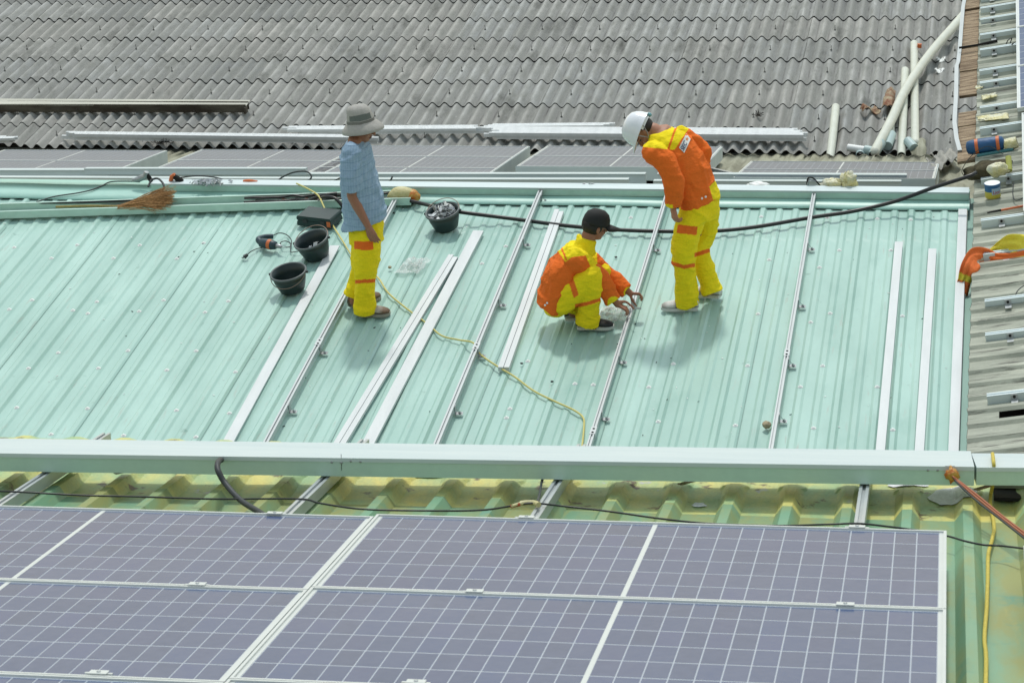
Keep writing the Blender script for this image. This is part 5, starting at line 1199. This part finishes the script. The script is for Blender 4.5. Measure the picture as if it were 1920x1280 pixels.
SK = lin('9c6b53', .9); SK2 = lin('ab785f', .9); SK3 = lin('9a6850', .9)
YEL = lin('f3dc1e', .95); ORG = lin('ee7228', .92)

# ---- worker in the sun hat
J = Pose(690, 584); Yv = V((0, 1, 0)); Xv = V((1, 0, 0))
base = J(690, 584)
m = MB()
hc = J(678.5, 240, 0); fw, up, lt = head(m, hc, (Xv*.93+Yv*-.05-UP*.22), UP*1+Xv*.05, .93)
limb(m, [hc-up*.05-fw*.02, J(668, 272)], [.050, .056], Yv, 1)
ns, fs = J(660, 288, -.155), J(662, 284, .155)
limb(m, [J(668, 272), J(672, 330), J(682, 395), J(686, 430)], [.10, .135, .13, .13], Yv, .68)
limb(m, [ns, fs], [.055, .055], None, 1)
el, wr_ = J(660, 368, -.20), J(690, 424, -.215)
limb(m, [ns, el], [.048, .038]); limb(m, [el, el.lerp(wr_, .35), wr_], [.037, .037, .024], sub=4)
hand(m, wr_, (J(697, 440, -.215)-wr_), V((.1, .9, .1)), Xv, (10, 16, 12), .95, thumb=[wr_+V((.012, -.01, -.01)), wr_+V((.028, -.018, -.04)), wr_+V((.034, -.012, -.070)), wr_+V((.034, -.002, -.092))])
ef, wf = J(664, 365, .20), J(684, 420, .19)
limb(m, [fs, ef], [.048, .038]); limb(m, [ef, wf], [.037, .024]); hand(m, wf, (J(690, 436, .19)-wf), V((.1, -.9, .1)), Xv, (14, 22, 18), .95)
hipn, hipf = J(688, 432, -.085), J(686, 432, .085)
kn, kf_ = J(685, 508, -.085), J(680, 500, .10)
an, af = J(684, 578, -.07), J(664, 566, .07)
limb(m, [hipn, kn, an], [.085, .055, .036]); limb(m, [hipf, kf_, af], [.085, .055, .036]); 
limb(m, [an, J(700, 588, -.07)], [.034, .030]); limb(m, [af, J(682, 562, .12)], [.034, .030])
hcf = headcol(hc, fw, up, lt, SK, .93)
per1 = fuse(m, 'person', 'skin', None, base, .0062, lambda p, x, y: hcf(p) if y < 275 else SK, 2)
tag(per1, 'worker standing in grey sun hat, pale blue shirt and yellow trousers, arms hanging', 'person')
# trousers
m = MB()
rings(m, [(J(686, 405), Xv*.12, Yv*.15), (J(687, 430), Xv*.125, Yv*.165), (J(687, 452), Xv*.12, Yv*.165)])
limb(m, [hipn, J(688, 470, -.09), J(685.5, 508, -.09), J(683.5, 545, -.08), J(684.5, 585, -.07)], [.108, .112, .098, .080, .082, .092], Yv, .95, flat=True)
limb(m, [hipf, J(684, 470, .09), J(680, 500, .10), J(670, 535, .09), J(662, 556, .08)], [.105, .105, .092, .075, .080], Yv, .95, flat=True)
z0 = J.z
def c1(p, x, y):
    nearleg = p.dot(c_fwd) < (J.z - .364*(J.py-y)*J.z/FPX)
    if nearleg and inpoly(x, y, [(664, 452), (700, 452.5), (700, 468), (682, 469), (664, 467)]): return ORG
    if nearleg and 524-.06*(x-680) < y < 531-.06*(x-680): return ORG
    return YEL
fuse(m, 'trousers', 'cloth', per1, base, .006, c1, 2, .0065, (6, 6, 6), 3)
# shirt
m = MB()
SR = [(262, 669, 12, .075), (268, 668, 18, .13), (276, 667, 24, .175), (290, 668, 27.5, .20), (320, 670, 31, .205), (350, 676, 35, .20), (380, 681, 38, .20), (402, 683.5, 41, .205), (417, 683, 42.5, .21)]
rings(m, [(J(x, y), (Xv*.99+UP*(.28 if y > 390 else .1 if y > 330 else 0))*hw*.00393, Yv*b) for y, x, hw, b in SR])
limb(m, [ns+UP*.01, J(658, 325, -.205), J(660.5, 358, -.215)], [.080, .078, .082], Yv, .95, flat=True)
limb(m, [fs+UP*.01, J(660, 322, .205), J(662, 350, .215)], [.080, .076, .078], Yv, 1.0)
limb(m, [J(670, 263, -.045), J(684, 273, -.03)], [.016, .010], sub=2); limb(m, [J(668, 262, .05), J(656, 262, 0), J(668, 266, -.05)], [.018, .018, .018])
M['shirt'] = mat('blue_checked_shirt', lin('9db7cf', .85), .85, col2=lin('86a3bd', .85), nscale=(20, 20, 20), namt=.5, fine=.12, bump=.8, bscale=(16, 16, 8), bdist=.02, spec=.2)
nt_ = M['shirt'].node_tree; N_ = nt_.nodes; L_ = nt_.links; b_ = N_['Principled BSDF']; src = b_.inputs['Base Color'].links[0].from_socket
tc = N_.new('ShaderNodeTexCoord'); sp = N_.new('ShaderNodeSeparateXYZ'); L_.new(tc.outputs['Object'], sp.inputs[0])
def band(axis, period, width, ph=0):
    a = N_.new('ShaderNodeMath'); a.operation = 'MULTIPLY_ADD'; a.inputs[1].default_value = 1/period; a.inputs[2].default_value = 50+ph; L_.new(sp.outputs[axis], a.inputs[0])
    f = N_.new('ShaderNodeMath'); f.operation = 'FRACT'; L_.new(a.outputs[0], f.inputs[0]); l = N_.new('ShaderNodeMath'); l.operation = 'LESS_THAN'; l.inputs[1].default_value = width; L_.new(f.outputs[0], l.inputs[0]); return l.outputs[0]
mx = N_.new('ShaderNodeMix'); mx.data_type = 'RGBA'; vc = N_.new('ShaderNodeMath'); vc.operation = 'MULTIPLY'; vc.inputs[1].default_value = .5; L_.new(band(2, .055, .10), vc.inputs[0]); L_.new(vc.outputs[0], mx.inputs[0]); L_.new(src, mx.inputs[6]); mx.inputs[7].default_value = lin('6c8aa6', .8)
mx2 = N_.new('ShaderNodeMix'); mx2.data_type = 'RGBA'; vb = N_.new('ShaderNodeMath'); vb.operation = 'MULTIPLY'; vb.inputs[1].default_value = .18; L_.new(band(0, .018, .28), vb.inputs[0]); L_.new(vb.outputs[0], mx2.inputs[0]); L_.new(mx.outputs[2], mx2.inputs[6]); mx2.inputs[7].default_value = lin('b9cddd', .9); L_.new(mx2.outputs[2], b_.inputs['Base Color'])
fuse(m, 'shirt', 'shirt', per1, base, .0065, None, 2, .008, (7, 7, 4), 11)
# sun hat: crown, drooping brim, band
hu = (up*.95-fw*.36).normalized(); hf = (fw-hu*fw.dot(hu)).normalized(); hl = hu.cross(hf); hcn = hc+up*.034-fw*.012
m = MB(); seg = 40; vs = []
def hatring(a, b, z, off=0): return [hcn + hf*(a*math.cos(2*math.pi*k/seg)+off) + hl*(b*math.sin(2*math.pi*k/seg)) + hu*(z+.004*nz(k*.5, z*20)) for k in range(seg)]
R = [hatring(.022, .020, .136, -.01), hatring(.060, .052, .130, -.008), hatring(.082, .072, .108, -.006), hatring(.092, .082, .07), hatring(.098, .088, .035), hatring(.102, .092, .012), hatring(.125, .112, -.004, .004), hatring(.150, .133, -.034, .006), hatring(.156, .140, -.054, .006), hatring(.154, .138, -.058, .006), hatring(.125, .110, -.012, .004), hatring(.100, .090, .004)]
for r in R: vs += r
m.add(vs, [(i*seg+k, i*seg+(k+1) % seg, (i+1)*seg+(k+1) % seg, (i+1)*seg+k) for i in range(len(R)-1) for k in range(seg)]+[tuple(range(seg))[::-1]], smooth=True)
m.c = [lin('aeaca6', .85)]*len(m.v)
ht = m.build('sun_hat', M['hatcloth'], per1)
m = MB(); vs = hatring(.1035, .0935, .010)+hatring(.101, .091, .030); m.add(vs, [(k, (k+1) % seg, seg+(k+1) % seg, seg+k) for k in range(seg)], smooth=True); m.c = [lin('7d7d78', .8)]*len(m.v); m.build('hat_band', M['hatcloth'], ht)
m = MB(); vs = hatring(.0985, .0885, .034)+hatring(.093, .083, .075); m.add(vs, [(k, (k+1) % seg, seg+(k+1) % seg, seg+k) for k in range(26, 38)], smooth=True); m.c = [lin('6f7672', .8)]*len(m.v); m.build('mesh_vent', M['hatcloth'], ht)
SW = lin('b9b0a2', .8); BR = lin('7a6046', .7); SOL = lin('a39e92', .8)
def sc1(t, y, x): return BR if (t > .8 or y < -.1) else (BR if abs(t-.35) < .05 else SW)
g1 = GF.H(672, 590, GH+.002); g2 = GF.H(731, 589, GH+.002); shoe(per1, g1, g2, GF.n, sc1, SOL)
g1 = GF.H(656, 576, GH+.002); g2 = GF.H(712, 557, GH+.002); shoe(per1, g1, g2, GF.n, lambda t, y, x: BR, SOL)

# ---- worker bending forward in the white helmet
J = Pose(1288, 576)
base = J(1288, 576); Lr = V((.42, .88, 0)).normalized(); Fv = V((-.88, .42, 0)).normalized()
def imdir(dx, dy, dz=0): return (c_right*dx + c_down*dy + c_fwd*dz)
m = MB()
hc3 = J(1208, 246, .02); hup = imdir(-.90, -.42, .05); hfw = imdir(-.36, .90, .25)
fw, up, lt = head(m, hc3, hfw, hup, .95)
limb(m, [hc3-up*.05-fw*.035, J(1232, 248), J(1246, 256)], [.050, .052, .06])
sp0, sp1, sp2, sp3 = J(1250, 262), J(1278, 296), J(1300, 340), J(1312, 376)
limb(m, [sp0, sp1, sp2, sp3], [.12, .145, .13, .13], Lr, .68)
shn, shf = sp0-Lr*.165+imdir(0, .05), sp0+Lr*.17+imdir(.02, .02)
eln, wrn = J(1263, 342, -.22), J(1262, 388, -.20)
limb(m, [sp0, shn], [.06, .055]); limb(m, [sp0, shf], [.06, .055]); limb(m, [shn, eln], [.047, .038]); limb(m, [eln, wrn], [.038, .025])
hand(m, wrn, imdir(.16, .95, .1), Lr*.6+imdir(.6, 0), Fv, (35, 45, 30), .92)
elf, wrf = J(1318, 290, .14), J(1280, 352, .14)
limb(m, [shf, elf], [.045, .038]); limb(m, [elf, wrf], [.038, .026]); hand(m, wrf, imdir(-.3, .9, 0), -Lr, Fv, (35, 45, 30), .92)
h_n, h_f = J(1303, 395, -.07), J(1324, 393, .09)
k_n, k_f = J(1281, 468, -.10), J(1312, 462, .10)
a_n, a_f = J(1289, 562, -.02), J(1334, 543, .03)
limb(m, [h_n, k_n, a_n], [.085, .055, .036]); limb(m, [h_f, k_f, a_f], [.085, .055, .036])
limb(m, [a_n, J(1275, 574, -.02)], [.034, .03]); limb(m, [a_f, J(1322, 550, .03)], [.034, .03])
hcf3 = headcol(hc3, fw, up, lt, SK2, .95)
per3 = fuse(m, 'person', 'skin', None, base, .0062, lambda p, x, y: hcf3(p) if y < 285 and x < 1232 else SK2, 2)
tag(per3, 'worker in white helmet and orange and yellow jacket bending forward to look down', 'person')
m = MB()
rings(m, [(J(1311, 372), Lr*.17, Fv*.125+imdir(0, .03)), (J(1312, 388), Lr*.175, Fv*.125+imdir(0, .03)), (J(1313, 408), Lr*.165, Fv*.12)])
limb(m, [h_n, J(1290, 432, -.10), J(1282, 466, -.10), J(1283, 500, -.08), J(1287, 535, -.05), J(1289, 568, -.02)], [.112, .108, .100, .084, .084, .094], Lr, .92, flat=True)
limb(m, [h_f, J(1323, 430, .12), J(1310, 462, .10), J(1316, 490, .08), J(1327, 520, .05), J(1335, 547, .03)], [.108, .095, .082, .076, .076, .086], Lr, .92, flat=True)
def c3(p, x, y):
    if inpoly(x, y, [(1271, 421), (1308, 425), (1306, 441), (1268, 437)]): return ORG
    if x < 1303 and near_line(x, y, (1258, 493), (1282, 500.5), 3.6) or x < 1303 and near_line(x, y, (1282, 500.5), (1302, 497), 3.6): return ORG
    if x > 1302 and near_line(x, y, (1300, 479), (1328, 470), 3.8): return ORG
    return YEL
fuse(m, 'trousers', 'cloth', per3, base, .006, c3, 2, .0065, (6, 6, 6), 21)
# jacket
m = MB()
def px2m(v): return v*.00393
ax = (sp3-sp0).normalized(); fr = Lr.cross(ax).normalized()
JR = [((1237, 246), 16, .10), ((1245, 254), 24, .145), ((1257, 268), 29, .185), ((1277, 296), 31, .195), ((1293, 325), 32, .19), ((1303, 350), 31.5, .185), ((1311, 372), 32, .19), ((1315, 384), 31, .185)]
rings(m, [(J(*c), Lr*b, fr*px2m(r)) for c, r, b in JR])
limb(m, [shn+ax*.0, J(1251, 310, -.22), J(1263, 342, -.23), J(1264, 368, -.21), J(1262, 384, -.20)], [.086, .078, .074, .064, .052], Lr, 1.0, flat=True)
limb(m, [shf, J(1306, 276, .16), elf, J(1303, 318, .14), wrf], [.078, .070, .066, .060, .05], Lr, 1.0)
limb(m, [J(1246, 258, .02), J(1236, 248, .01)], [.082, .068], flat=True)
def cj3(p, x, y):
    if near_line(x, y, (1269.6, 232), (1253, 280), 1.9) : return ORG
    yoke = (x-1290)*(285-243)-(1262-1290)*(y-243) < 0     # left of the line (1290,243)-(1262,285)
    if yoke and y < 279+.10*(x-1240): return YEL
    if inpoly(x, y, [(1330, 350), (1344, 336), (1358, 340), (1358, 375), (1337, 375)]): return YEL
    if x < 1262 and y > 384-(1262-x)*.1: return YEL
    return ORG
jk3 = fuse(m, 'jacket', 'cloth', per3, base, .006, cj3, 2, .008, (7, 7, 4), 31)
# name patch on the back of the jacket, laid on the jacket surface
dgx = bpy.context.evaluated_depsgraph_get()
def onsurf(obj, px, py, lift=.004):
    o_ = V((0, 0, 0))-obj_loc(obj); d = ray(px, py).normalized(); ok, loc, nn, idx = obj.ray_cast(o_, d)
    return (loc + obj_loc(obj) - d*lift) if ok else None
def obj_loc(obj):
    v = V(obj.location); q = obj.parent
    while q: v += V(q.location); q = q.parent
    return v
def surfpatch(obj, corners, nx, ny, mt, name, parent, lift):
    """small cloth patch following the surface between four picture points"""
    m = MB(); vs = []; good = True
    for j in range(ny+1):
        for i in range(nx+1):
            a, b = i/nx, j/ny
            x = (corners[0][0]*(1-a)+corners[1][0]*a)*(1-b)+(corners[3][0]*(1-a)+corners[2][0]*a)*b; y = (corners[0][1]*(1-a)+corners[1][1]*a)*(1-b)+(corners[3][1]*(1-a)+corners[2][1]*a)*b
            p = onsurf(obj, x, y, lift)
            if p is None: p = vs[-1] if vs else at(x, y, J.z)
            vs.append(p)
    m.add(vs, [(j*(nx+1)+i, j*(nx+1)+i+1, (j+1)*(nx+1)+i+1, (j+1)*(nx+1)+i) for j in range(ny) for i in range(nx)], smooth=True)
    return m.build(name, M[mt], parent)
bpy.context.view_layer.update()
PC = [(1273, 277), (1287, 250), (1295, 261), (1283, 287)]
bd = surfpatch(jk3, PC, 8, 6, 'white_print', 'name_patch', jk3, .006)
cu = bpy.data.curves.new('txt', 'FONT'); cu.body = 'SEC'; cu.size = 1; cu.offset = .02; ob = bpy.data.objects.new('txt', cu); COL.objects.link(ob); dg = bpy.context.evaluated_depsgraph_get(); me = bpy.data.meshes.new_from_object(ob.evaluated_get(dg)); bpy.data.objects.remove(ob)
xs = [v.co.x for v in me.vertices]; x0, x1 = min(xs), max(xs); po = obj_loc(jk3)
for v in me.vertices:
    a = .05+.56*(v.co.x-x0)/(x1-x0); b = .80-.62*(v.co.y/.72)
    x = (PC[0][0]*(1-a)+PC[1][0]*a)*(1-b)+(PC[3][0]*(1-a)+PC[2][0]*a)*b; y = (PC[0][1]*(1-a)+PC[1][1]*a)*(1-b)+(PC[3][1]*(1-a)+PC[2][1]*a)*b
    p = onsurf(jk3, x, y, .0095); v.co = (p if p is not None else at(x, y, J.z))-po
me.materials.clear(); me.materials.append(M['blue_print']); r_ = bpy.data.objects.new('patch_lettering', me); COL.objects.link(r_); r_.parent = jk3
def lerp4(a, b): return ((PC[0][0]*(1-a)+PC[1][0]*a)*(1-b)+(PC[3][0]*(1-a)+PC[2][0]*a)*b, (PC[0][1]*(1-a)+PC[1][1]*a)*(1-b)+(PC[3][1]*(1-a)+PC[2][1]*a)*b)
m = MB(); cc = lerp4(.80, .5); pts = []
for k in range(10):
    r = .55 if k % 2 else 1; a = R_(36*k); p = onsurf(jk3, cc[0]+r*3.2*math.cos(a), cc[1]+r*3.6*math.sin(a), .010); pts.append(p if p else at(cc[0], cc[1], J.z))
cp = onsurf(jk3, cc[0], cc[1], .010)
if cp: m.add([cp]+pts, [(0, 1+k, 1+(k+1) % 10) for k in range(10)]); m.build('patch_emblem', M['orange_print'], jk3)
for px, py in ((1316, 372), (1323, 369)):
    p = onsurf(jk3, px, py, .003)
    if p: m = MB(); ell(m, p, c_right*.009, c_down*.009, c_fwd*.004, 10, 6); m.build('button', M['whiteplain'], jk3)
# helmet
hu = up; hf = fw; hl = lt; hcn = hc3+up*.030
m = MB(); seg = 40; vs = []
def helring(a, b, z, off=0): return [hcn + hf*(a*math.cos(2*math.pi*k/seg)+off) + hl*(b*math.sin(2*math.pi*k/seg)) + hu*z for k in range(seg)]
R = [helring(.012, .010, .128), helring(.055, .045, .122), helring(.090, .075, .102), helring(.112, .094, .070), helring(.124, .104, .035), helring(.129, .108, .005)]
br = []
for k in range(seg):
    a = 2*math.pi*k/seg; f = max(0, math.cos(a))**2; ex_ = .006+.042*f
    br.append(hcn + hf*((.129+ex_)*math.cos(a)) + hl*((.108+.006)*math.sin(a)) + hu*(-.004-.016*f))
R.append(br); R.append([p-hu*.004 for p in br]); R.append(helring(.122, .101, .0)); R.append(helring(.115, .095, .04))
for r in R: vs += r
m.add(vs, [(i*seg+k, i*seg+(k+1) % seg, (i+1)*seg+(k+1) % seg, (i+1)*seg+k) for i in range(len(R)-1) for k in range(seg)]+[tuple(range(seg))[::-1]], smooth=True)
hl_o = m.build('safety_helmet', M['hardhat'], per3)
m = MB()
P = [hcn+hf*(.110*math.cos(a))+hl*(.092*math.sin(a))-hu*.012 for a in [R_(x) for x in range(100, 261, 10)]]
for a, b in zip(P[:-1], P[1:]): m.beam(a, b, hu, (a-hcn).normalized(), .022, .004)
m.build('headband', M['whiteplain'], hl_o)
m = MB(); c = hcn-hf*.122-hu*.018; ell(m, c, hl*.02, hf*.016, hu*.02, 12, 8); m.build('adjuster_knob', mat('teal_knob', lin('6fa9b0', .8), .4), hl_o)
for sg in (-1, 1):
    m = MB(); m.tube(curve_pts([hcn+hl*(sg*.096)+hf*.03-hu*.01, hc3+lt*(sg*.080)-up*.045+fw*.02, hc3-up*.105+fw*.045+lt*(sg*.01)], 4), .0035, 6); m.tube(curve_pts([hcn+hl*(sg*.096)-hf*.05-hu*.01, hc3+lt*(sg*.084)-up*.03-fw*.01, hc3+lt*(sg*.080)-up*.048+fw*.018], 4), .0035, 6); m.build('chin_strap', M['zinc'], hl_o)
m = MB(); ell(m, hc3+up*.020-fw*.032, lt*.0785, fw*.070, up*.074); hr = m.build('hair', M['hair'], per3, smooth=True)
WHT = lin('d9dad8', .85); GRY = lin('b6b4ae', .8); STR = lin('6b3a2a', .7)
def sc3(t, y, x): return STR if ((abs(t-.42) < .035 or abs(t-.52) < .03) and y > -.3) else (GRY if t > .85 or y < -.5 else WHT)
g1 = GF.H(1309, 578, GH+.002); g2 = GF.H(1241, 579, GH+.002); sh = shoe(per3, g1, g2, GF.n, sc3, WHT)
g1 = GF.H(1352, 556, GH+.012); g2 = GF.H(1291, 551, GH+.002); shoe(per3, g1, g2, GF.n, sc3, WHT)
for q in range(3):
    m = MB(); t_ = .42+.08*q; L0 = GF.H(1309, 578, GH+.002).lerp(GF.H(1241, 579, GH+.002), t_); m.beam(L0-V((0, .048, 0))+GF.n*.022, L0-V((0, .034, 0))+GF.n*.072, Xv, V((0, -1, .3)).normalized(), .007, .004); m.build('shoe_stripe', mat('stripe_brown', lin('6b3a2a', .7), .6), sh)

# ---- squatting worker in the black cap
J = Pose(1112, 612)
base = J(1098, 600); Lr = V((-.12, .99, 0)).normalized(); Fv = V((.99, .12, 0))
m = MB()
hc2 = J(1116, 424, .05); fw, up, lt = head(m, hc2, V((.80, .52, -.28)), UP*1+V((.18, .05, 0)), .93)
limb(m, [hc2-up*.05-fw*.03, J(1100, 452, .03), J(1092, 468, .02)], [.050, .052, .06])
sp0, sp1, sp2, sp3 = J(1084, 478, .03), J(1062, 506, .03), J(1047, 538, .03), J(1044, 556, .03)
limb(m, [sp0, sp1, sp2, sp3], [.12, .14, .12, .10], Lr, .62)
shn, shf = J(1080, 486, -.13), J(1092, 478, .20)
eln, wrn = J(1124, 526, -.06), J(1158, 571, -.02)
elf, wrf = J(1136, 514, .22), J(1182, 550, .14)
limb(m, [sp0, shn], [.06, .055]); limb(m, [sp0, shf], [.06, .055]); limb(m, [shn, eln], [.046, .038]); limb(m, [eln, wrn], [.037, .024])
limb(m, [shf, elf], [.046, .038]); limb(m, [elf, wrf], [.037, .024])
hand(m, wrn, imdir(.86, .42, .05), imdir(.25, .75, .3), imdir(.2, -.8, .2), (34, 40, 26), .80, spread=.01, thumb=[wrn+imdir(.02, -.02, .0), wrn+imdir(.06, -.02, .02), wrn+imdir(.095, .005, .02), wrn+imdir(.118, .03, .02)])
hand(m, wrf, imdir(.70, .05, .0), imdir(-.25, .95, -.1), imdir(-.5, .5, 0), (44, 46, 28), .78, spread=.01, thumb=[wrf+imdir(.0, .015, -.01), wrf+imdir(.012, .045, -.015), wrf+imdir(.03, .072, -.015), wrf+imdir(.045, .092, -.01)])
h_n, h_f = J(1049, 566, -.06), J(1050, 562, .13)
k_n, k_f = J(1106, 518, -.14), J(1126, 512, .18)
a_n, a_f = J(1100, 603, -.05), J(1074, 586, .10)
limb(m, [h_n, k_n], [.070, .055]); limb(m, [k_n, a_n], [.054, .036]); limb(m, [h_f, k_f], [.070, .055]); limb(m, [k_f, a_f], [.056, .036])
limb(m, [a_n, J(1118, 612, -.05)], [.034, .03]); limb(m, [a_f, J(1090, 592, .10)], [.034, .03])
hcf2 = headcol(hc2, fw, up, lt, SK3, .93)
per2 = fuse(m, 'person', 'skin', None, base, .0062, lambda p, x, y: hcf2(p) if y < 450 else SK3, 2)
tag(per2, 'worker in black cap squatting and holding a rail with both hands', 'person')
m = MB()
rings(m, [(J(1046, 552, .03), Lr*.16, V((.10, 0, .03))), (J(1045, 566, .03), Lr*.17, V((.10, 0, .03))), (J(1048, 576, .03), Lr*.15, V((.085, 0, .03)))])
ell(m, J(1042, 573, .03), V((.086, 0, 0)), Lr*.165, V((0, 0, .072)))
limb(m, [h_n, J(1078, 543, -.12), k_n], [.104, .100, .086], None, 1.0); limb(m, [k_n+UP*.0, J(1106, 540, -.12), J(1104, 575, -.08), J(1101, 606, -.05)], [.092, .086, .080, .086], None, 1.0, flat=True)
limb(m, [h_f, J(1082, 542, .16), k_f], [.108, .100, .082], None, 1.0); limb(m, [k_f, J(1108, 545, .15), J(1082, 576, .11)], [.084, .078, .070], None, 1.0)
def c2(p, x, y):
    if inpoly(x, y, [(1066, 528), (1075, 522), (1085, 552), (1076, 559)]): return ORG
    if inpoly(x, y, [(1078, 570), (1100, 566), (1126, 558), (1126, 565), (1100, 573), (1078, 577)]): return ORG
    return YEL
fuse(m, 'trousers', 'cloth', per2, base, .006, c2, 2, .0065, (6, 6, 6), 41)
m = MB(); ax = (sp3-sp0).normalized(); fr = Lr.cross(ax).normalized()
JR = [((1097, 462), 14, .10), ((1088, 470), 24, .15), ((1077, 482), 29, .195), ((1060, 506), 33, .21), ((1048, 530), 33, .20), ((1041, 550), 31, .195), ((1036, 564), 30, .195), ((1033, 572), 28, .19)]
rings(m, [(J(c[0], c[1], .03), Lr*b, fr*px2m(r)) for c, r, b in JR])
limb(m, [shn, J(1102, 506, -.09), eln, J(1140, 549, -.04), J(1149, 562, -.03)], [.088, .080, .078, .066, .060], None, 1.0, flat=True)
limb(m, [shf, J(1115, 496, .20), elf, J(1160, 534, .18), J(1176, 546, .15)], [.080, .074, .072, .062, .056], None, 1.0, flat=True)
limb(m, [J(1094, 468, .02), J(1101, 447, .03)], [.084, .068], flat=True)
def cj2(p, x, y):
    if near_line(x, y, (1049, 456), (1062, 487), 1.6): return ORG
    if inpoly(x, y, [(1042, 465), (1060, 491), (1072, 482), (1098, 479), (1108, 502), (1120, 495), (1119, 470), (1118, 446), (1080, 425), (1046, 452)]): return YEL
    if math.hypot(x-1151, y-568) < 12.5: return YEL
    if math.hypot(x-1181, y-549) < 11.5: return YEL
    return ORG
jk2 = fuse(m, 'jacket', 'cloth', per2, base, .006, cj2, 2, .008, (7, 7, 4), 51)
bpy.context.view_layer.update()
for px, py in ((1022, 572), (1026, 568)):
    p = onsurf(jk2, px, py, .003)
    if p: m = MB(); ell(m, p, c_right*.008, c_down*.008, c_fwd*.004, 10, 6); m.build('button', M['whiteplain'], jk2)
# cap and hair
hcn = hc2+up*.022; cf = V((.85, .42, -.12)); cf = (cf-up*cf.dot(up)).normalized(); cl = up.cross(cf)
m = MB(); seg = 36; vs = []
def capring(a, b, z, off=0): return [hcn + cf*(a*math.cos(2*math.pi*k/seg)+off) + cl*(b*math.sin(2*math.pi*k/seg)) + up*z for k in range(seg)]
R = [capring(.012, .011, .105), capring(.05, .044, .098), capring(.080, .070, .076), capring(.095, .082, .045), capring(.101, .086, .012), capring(.102, .087, -.006), capring(.094, .080, -.004)]
for r in R: vs += r
m.add(vs, [(i*seg+k, i*seg+(k+1) % seg, (i+1)*seg+(k+1) % seg, (i+1)*seg+k) for i in range(len(R)-1) for k in range(seg)]+[tuple(range(seg))[::-1]], smooth=True)
cp_ = m.build('cap', M['capcloth'], per2)
m = MB(); vs = []; n = 14
for i in range(n+1):
    a = R_(-62+124*i/n); e = math.cos(math.radians(-78+156*i/n))**.6
    a0 = hcn+cf*(.098*math.cos(a))+cl*(.085*math.sin(a))+up*.0; a1 = a0+cf*(.090*e)-up*(.012+.016*abs(math.sin(a)))
    vs += [a0+up*.008, a1+up*.005, a1-up*.004, a0-up*.006]
m.add(vs, [(i*4+k, i*4+(k+1) % 4, (i+1)*4+(k+1) % 4, (i+1)*4+k) for i in range(n) for k in range(4)], smooth=True); m.build('cap_brim', M['capcloth'], cp_)
m = MB(); ell(m, hc2+up*.008-fw*.022, lt*.077, fw*.082, up*.078); m.build('hair', M['hair'], per2, smooth=True)
BK = lin('1c1e20', .9); WS = lin('cfcfca', .85)
g1 = GF.H(1083, 614, GH+.002); g2 = GF.H(1150, 614, GH+.002); sh = shoe(per2, g1, g2, GF.n, lambda t, y, x: WS if (y < -.35 or (.28 < t < .45 and abs(y) < .25 and x < 0)) else BK, WS)
g1 = GF.H(1060, 597, GH+.002); g2 = GF.H(1122, 596, GH+.002); shoe(per2, g1, g2, GF.n, lambda t, y, x: WS if y < -.4 else BK, WS)
# tool in the hands
m = MB(); q = GF.H(1189, 578, GH+.08); m.tube([q, q+imdir(.05, .0, .02)], .008, 8); m.beam(q-GF.n*.01, q+imdir(-.012, -.07, .0), V((1, 0, 0)), V((0, -1, 0)), .03, .004)
tag(m.build('rail_clamp', M['alu'], None, q), 'silver clamp the squatting worker is fitting on the rail', 'clamp')
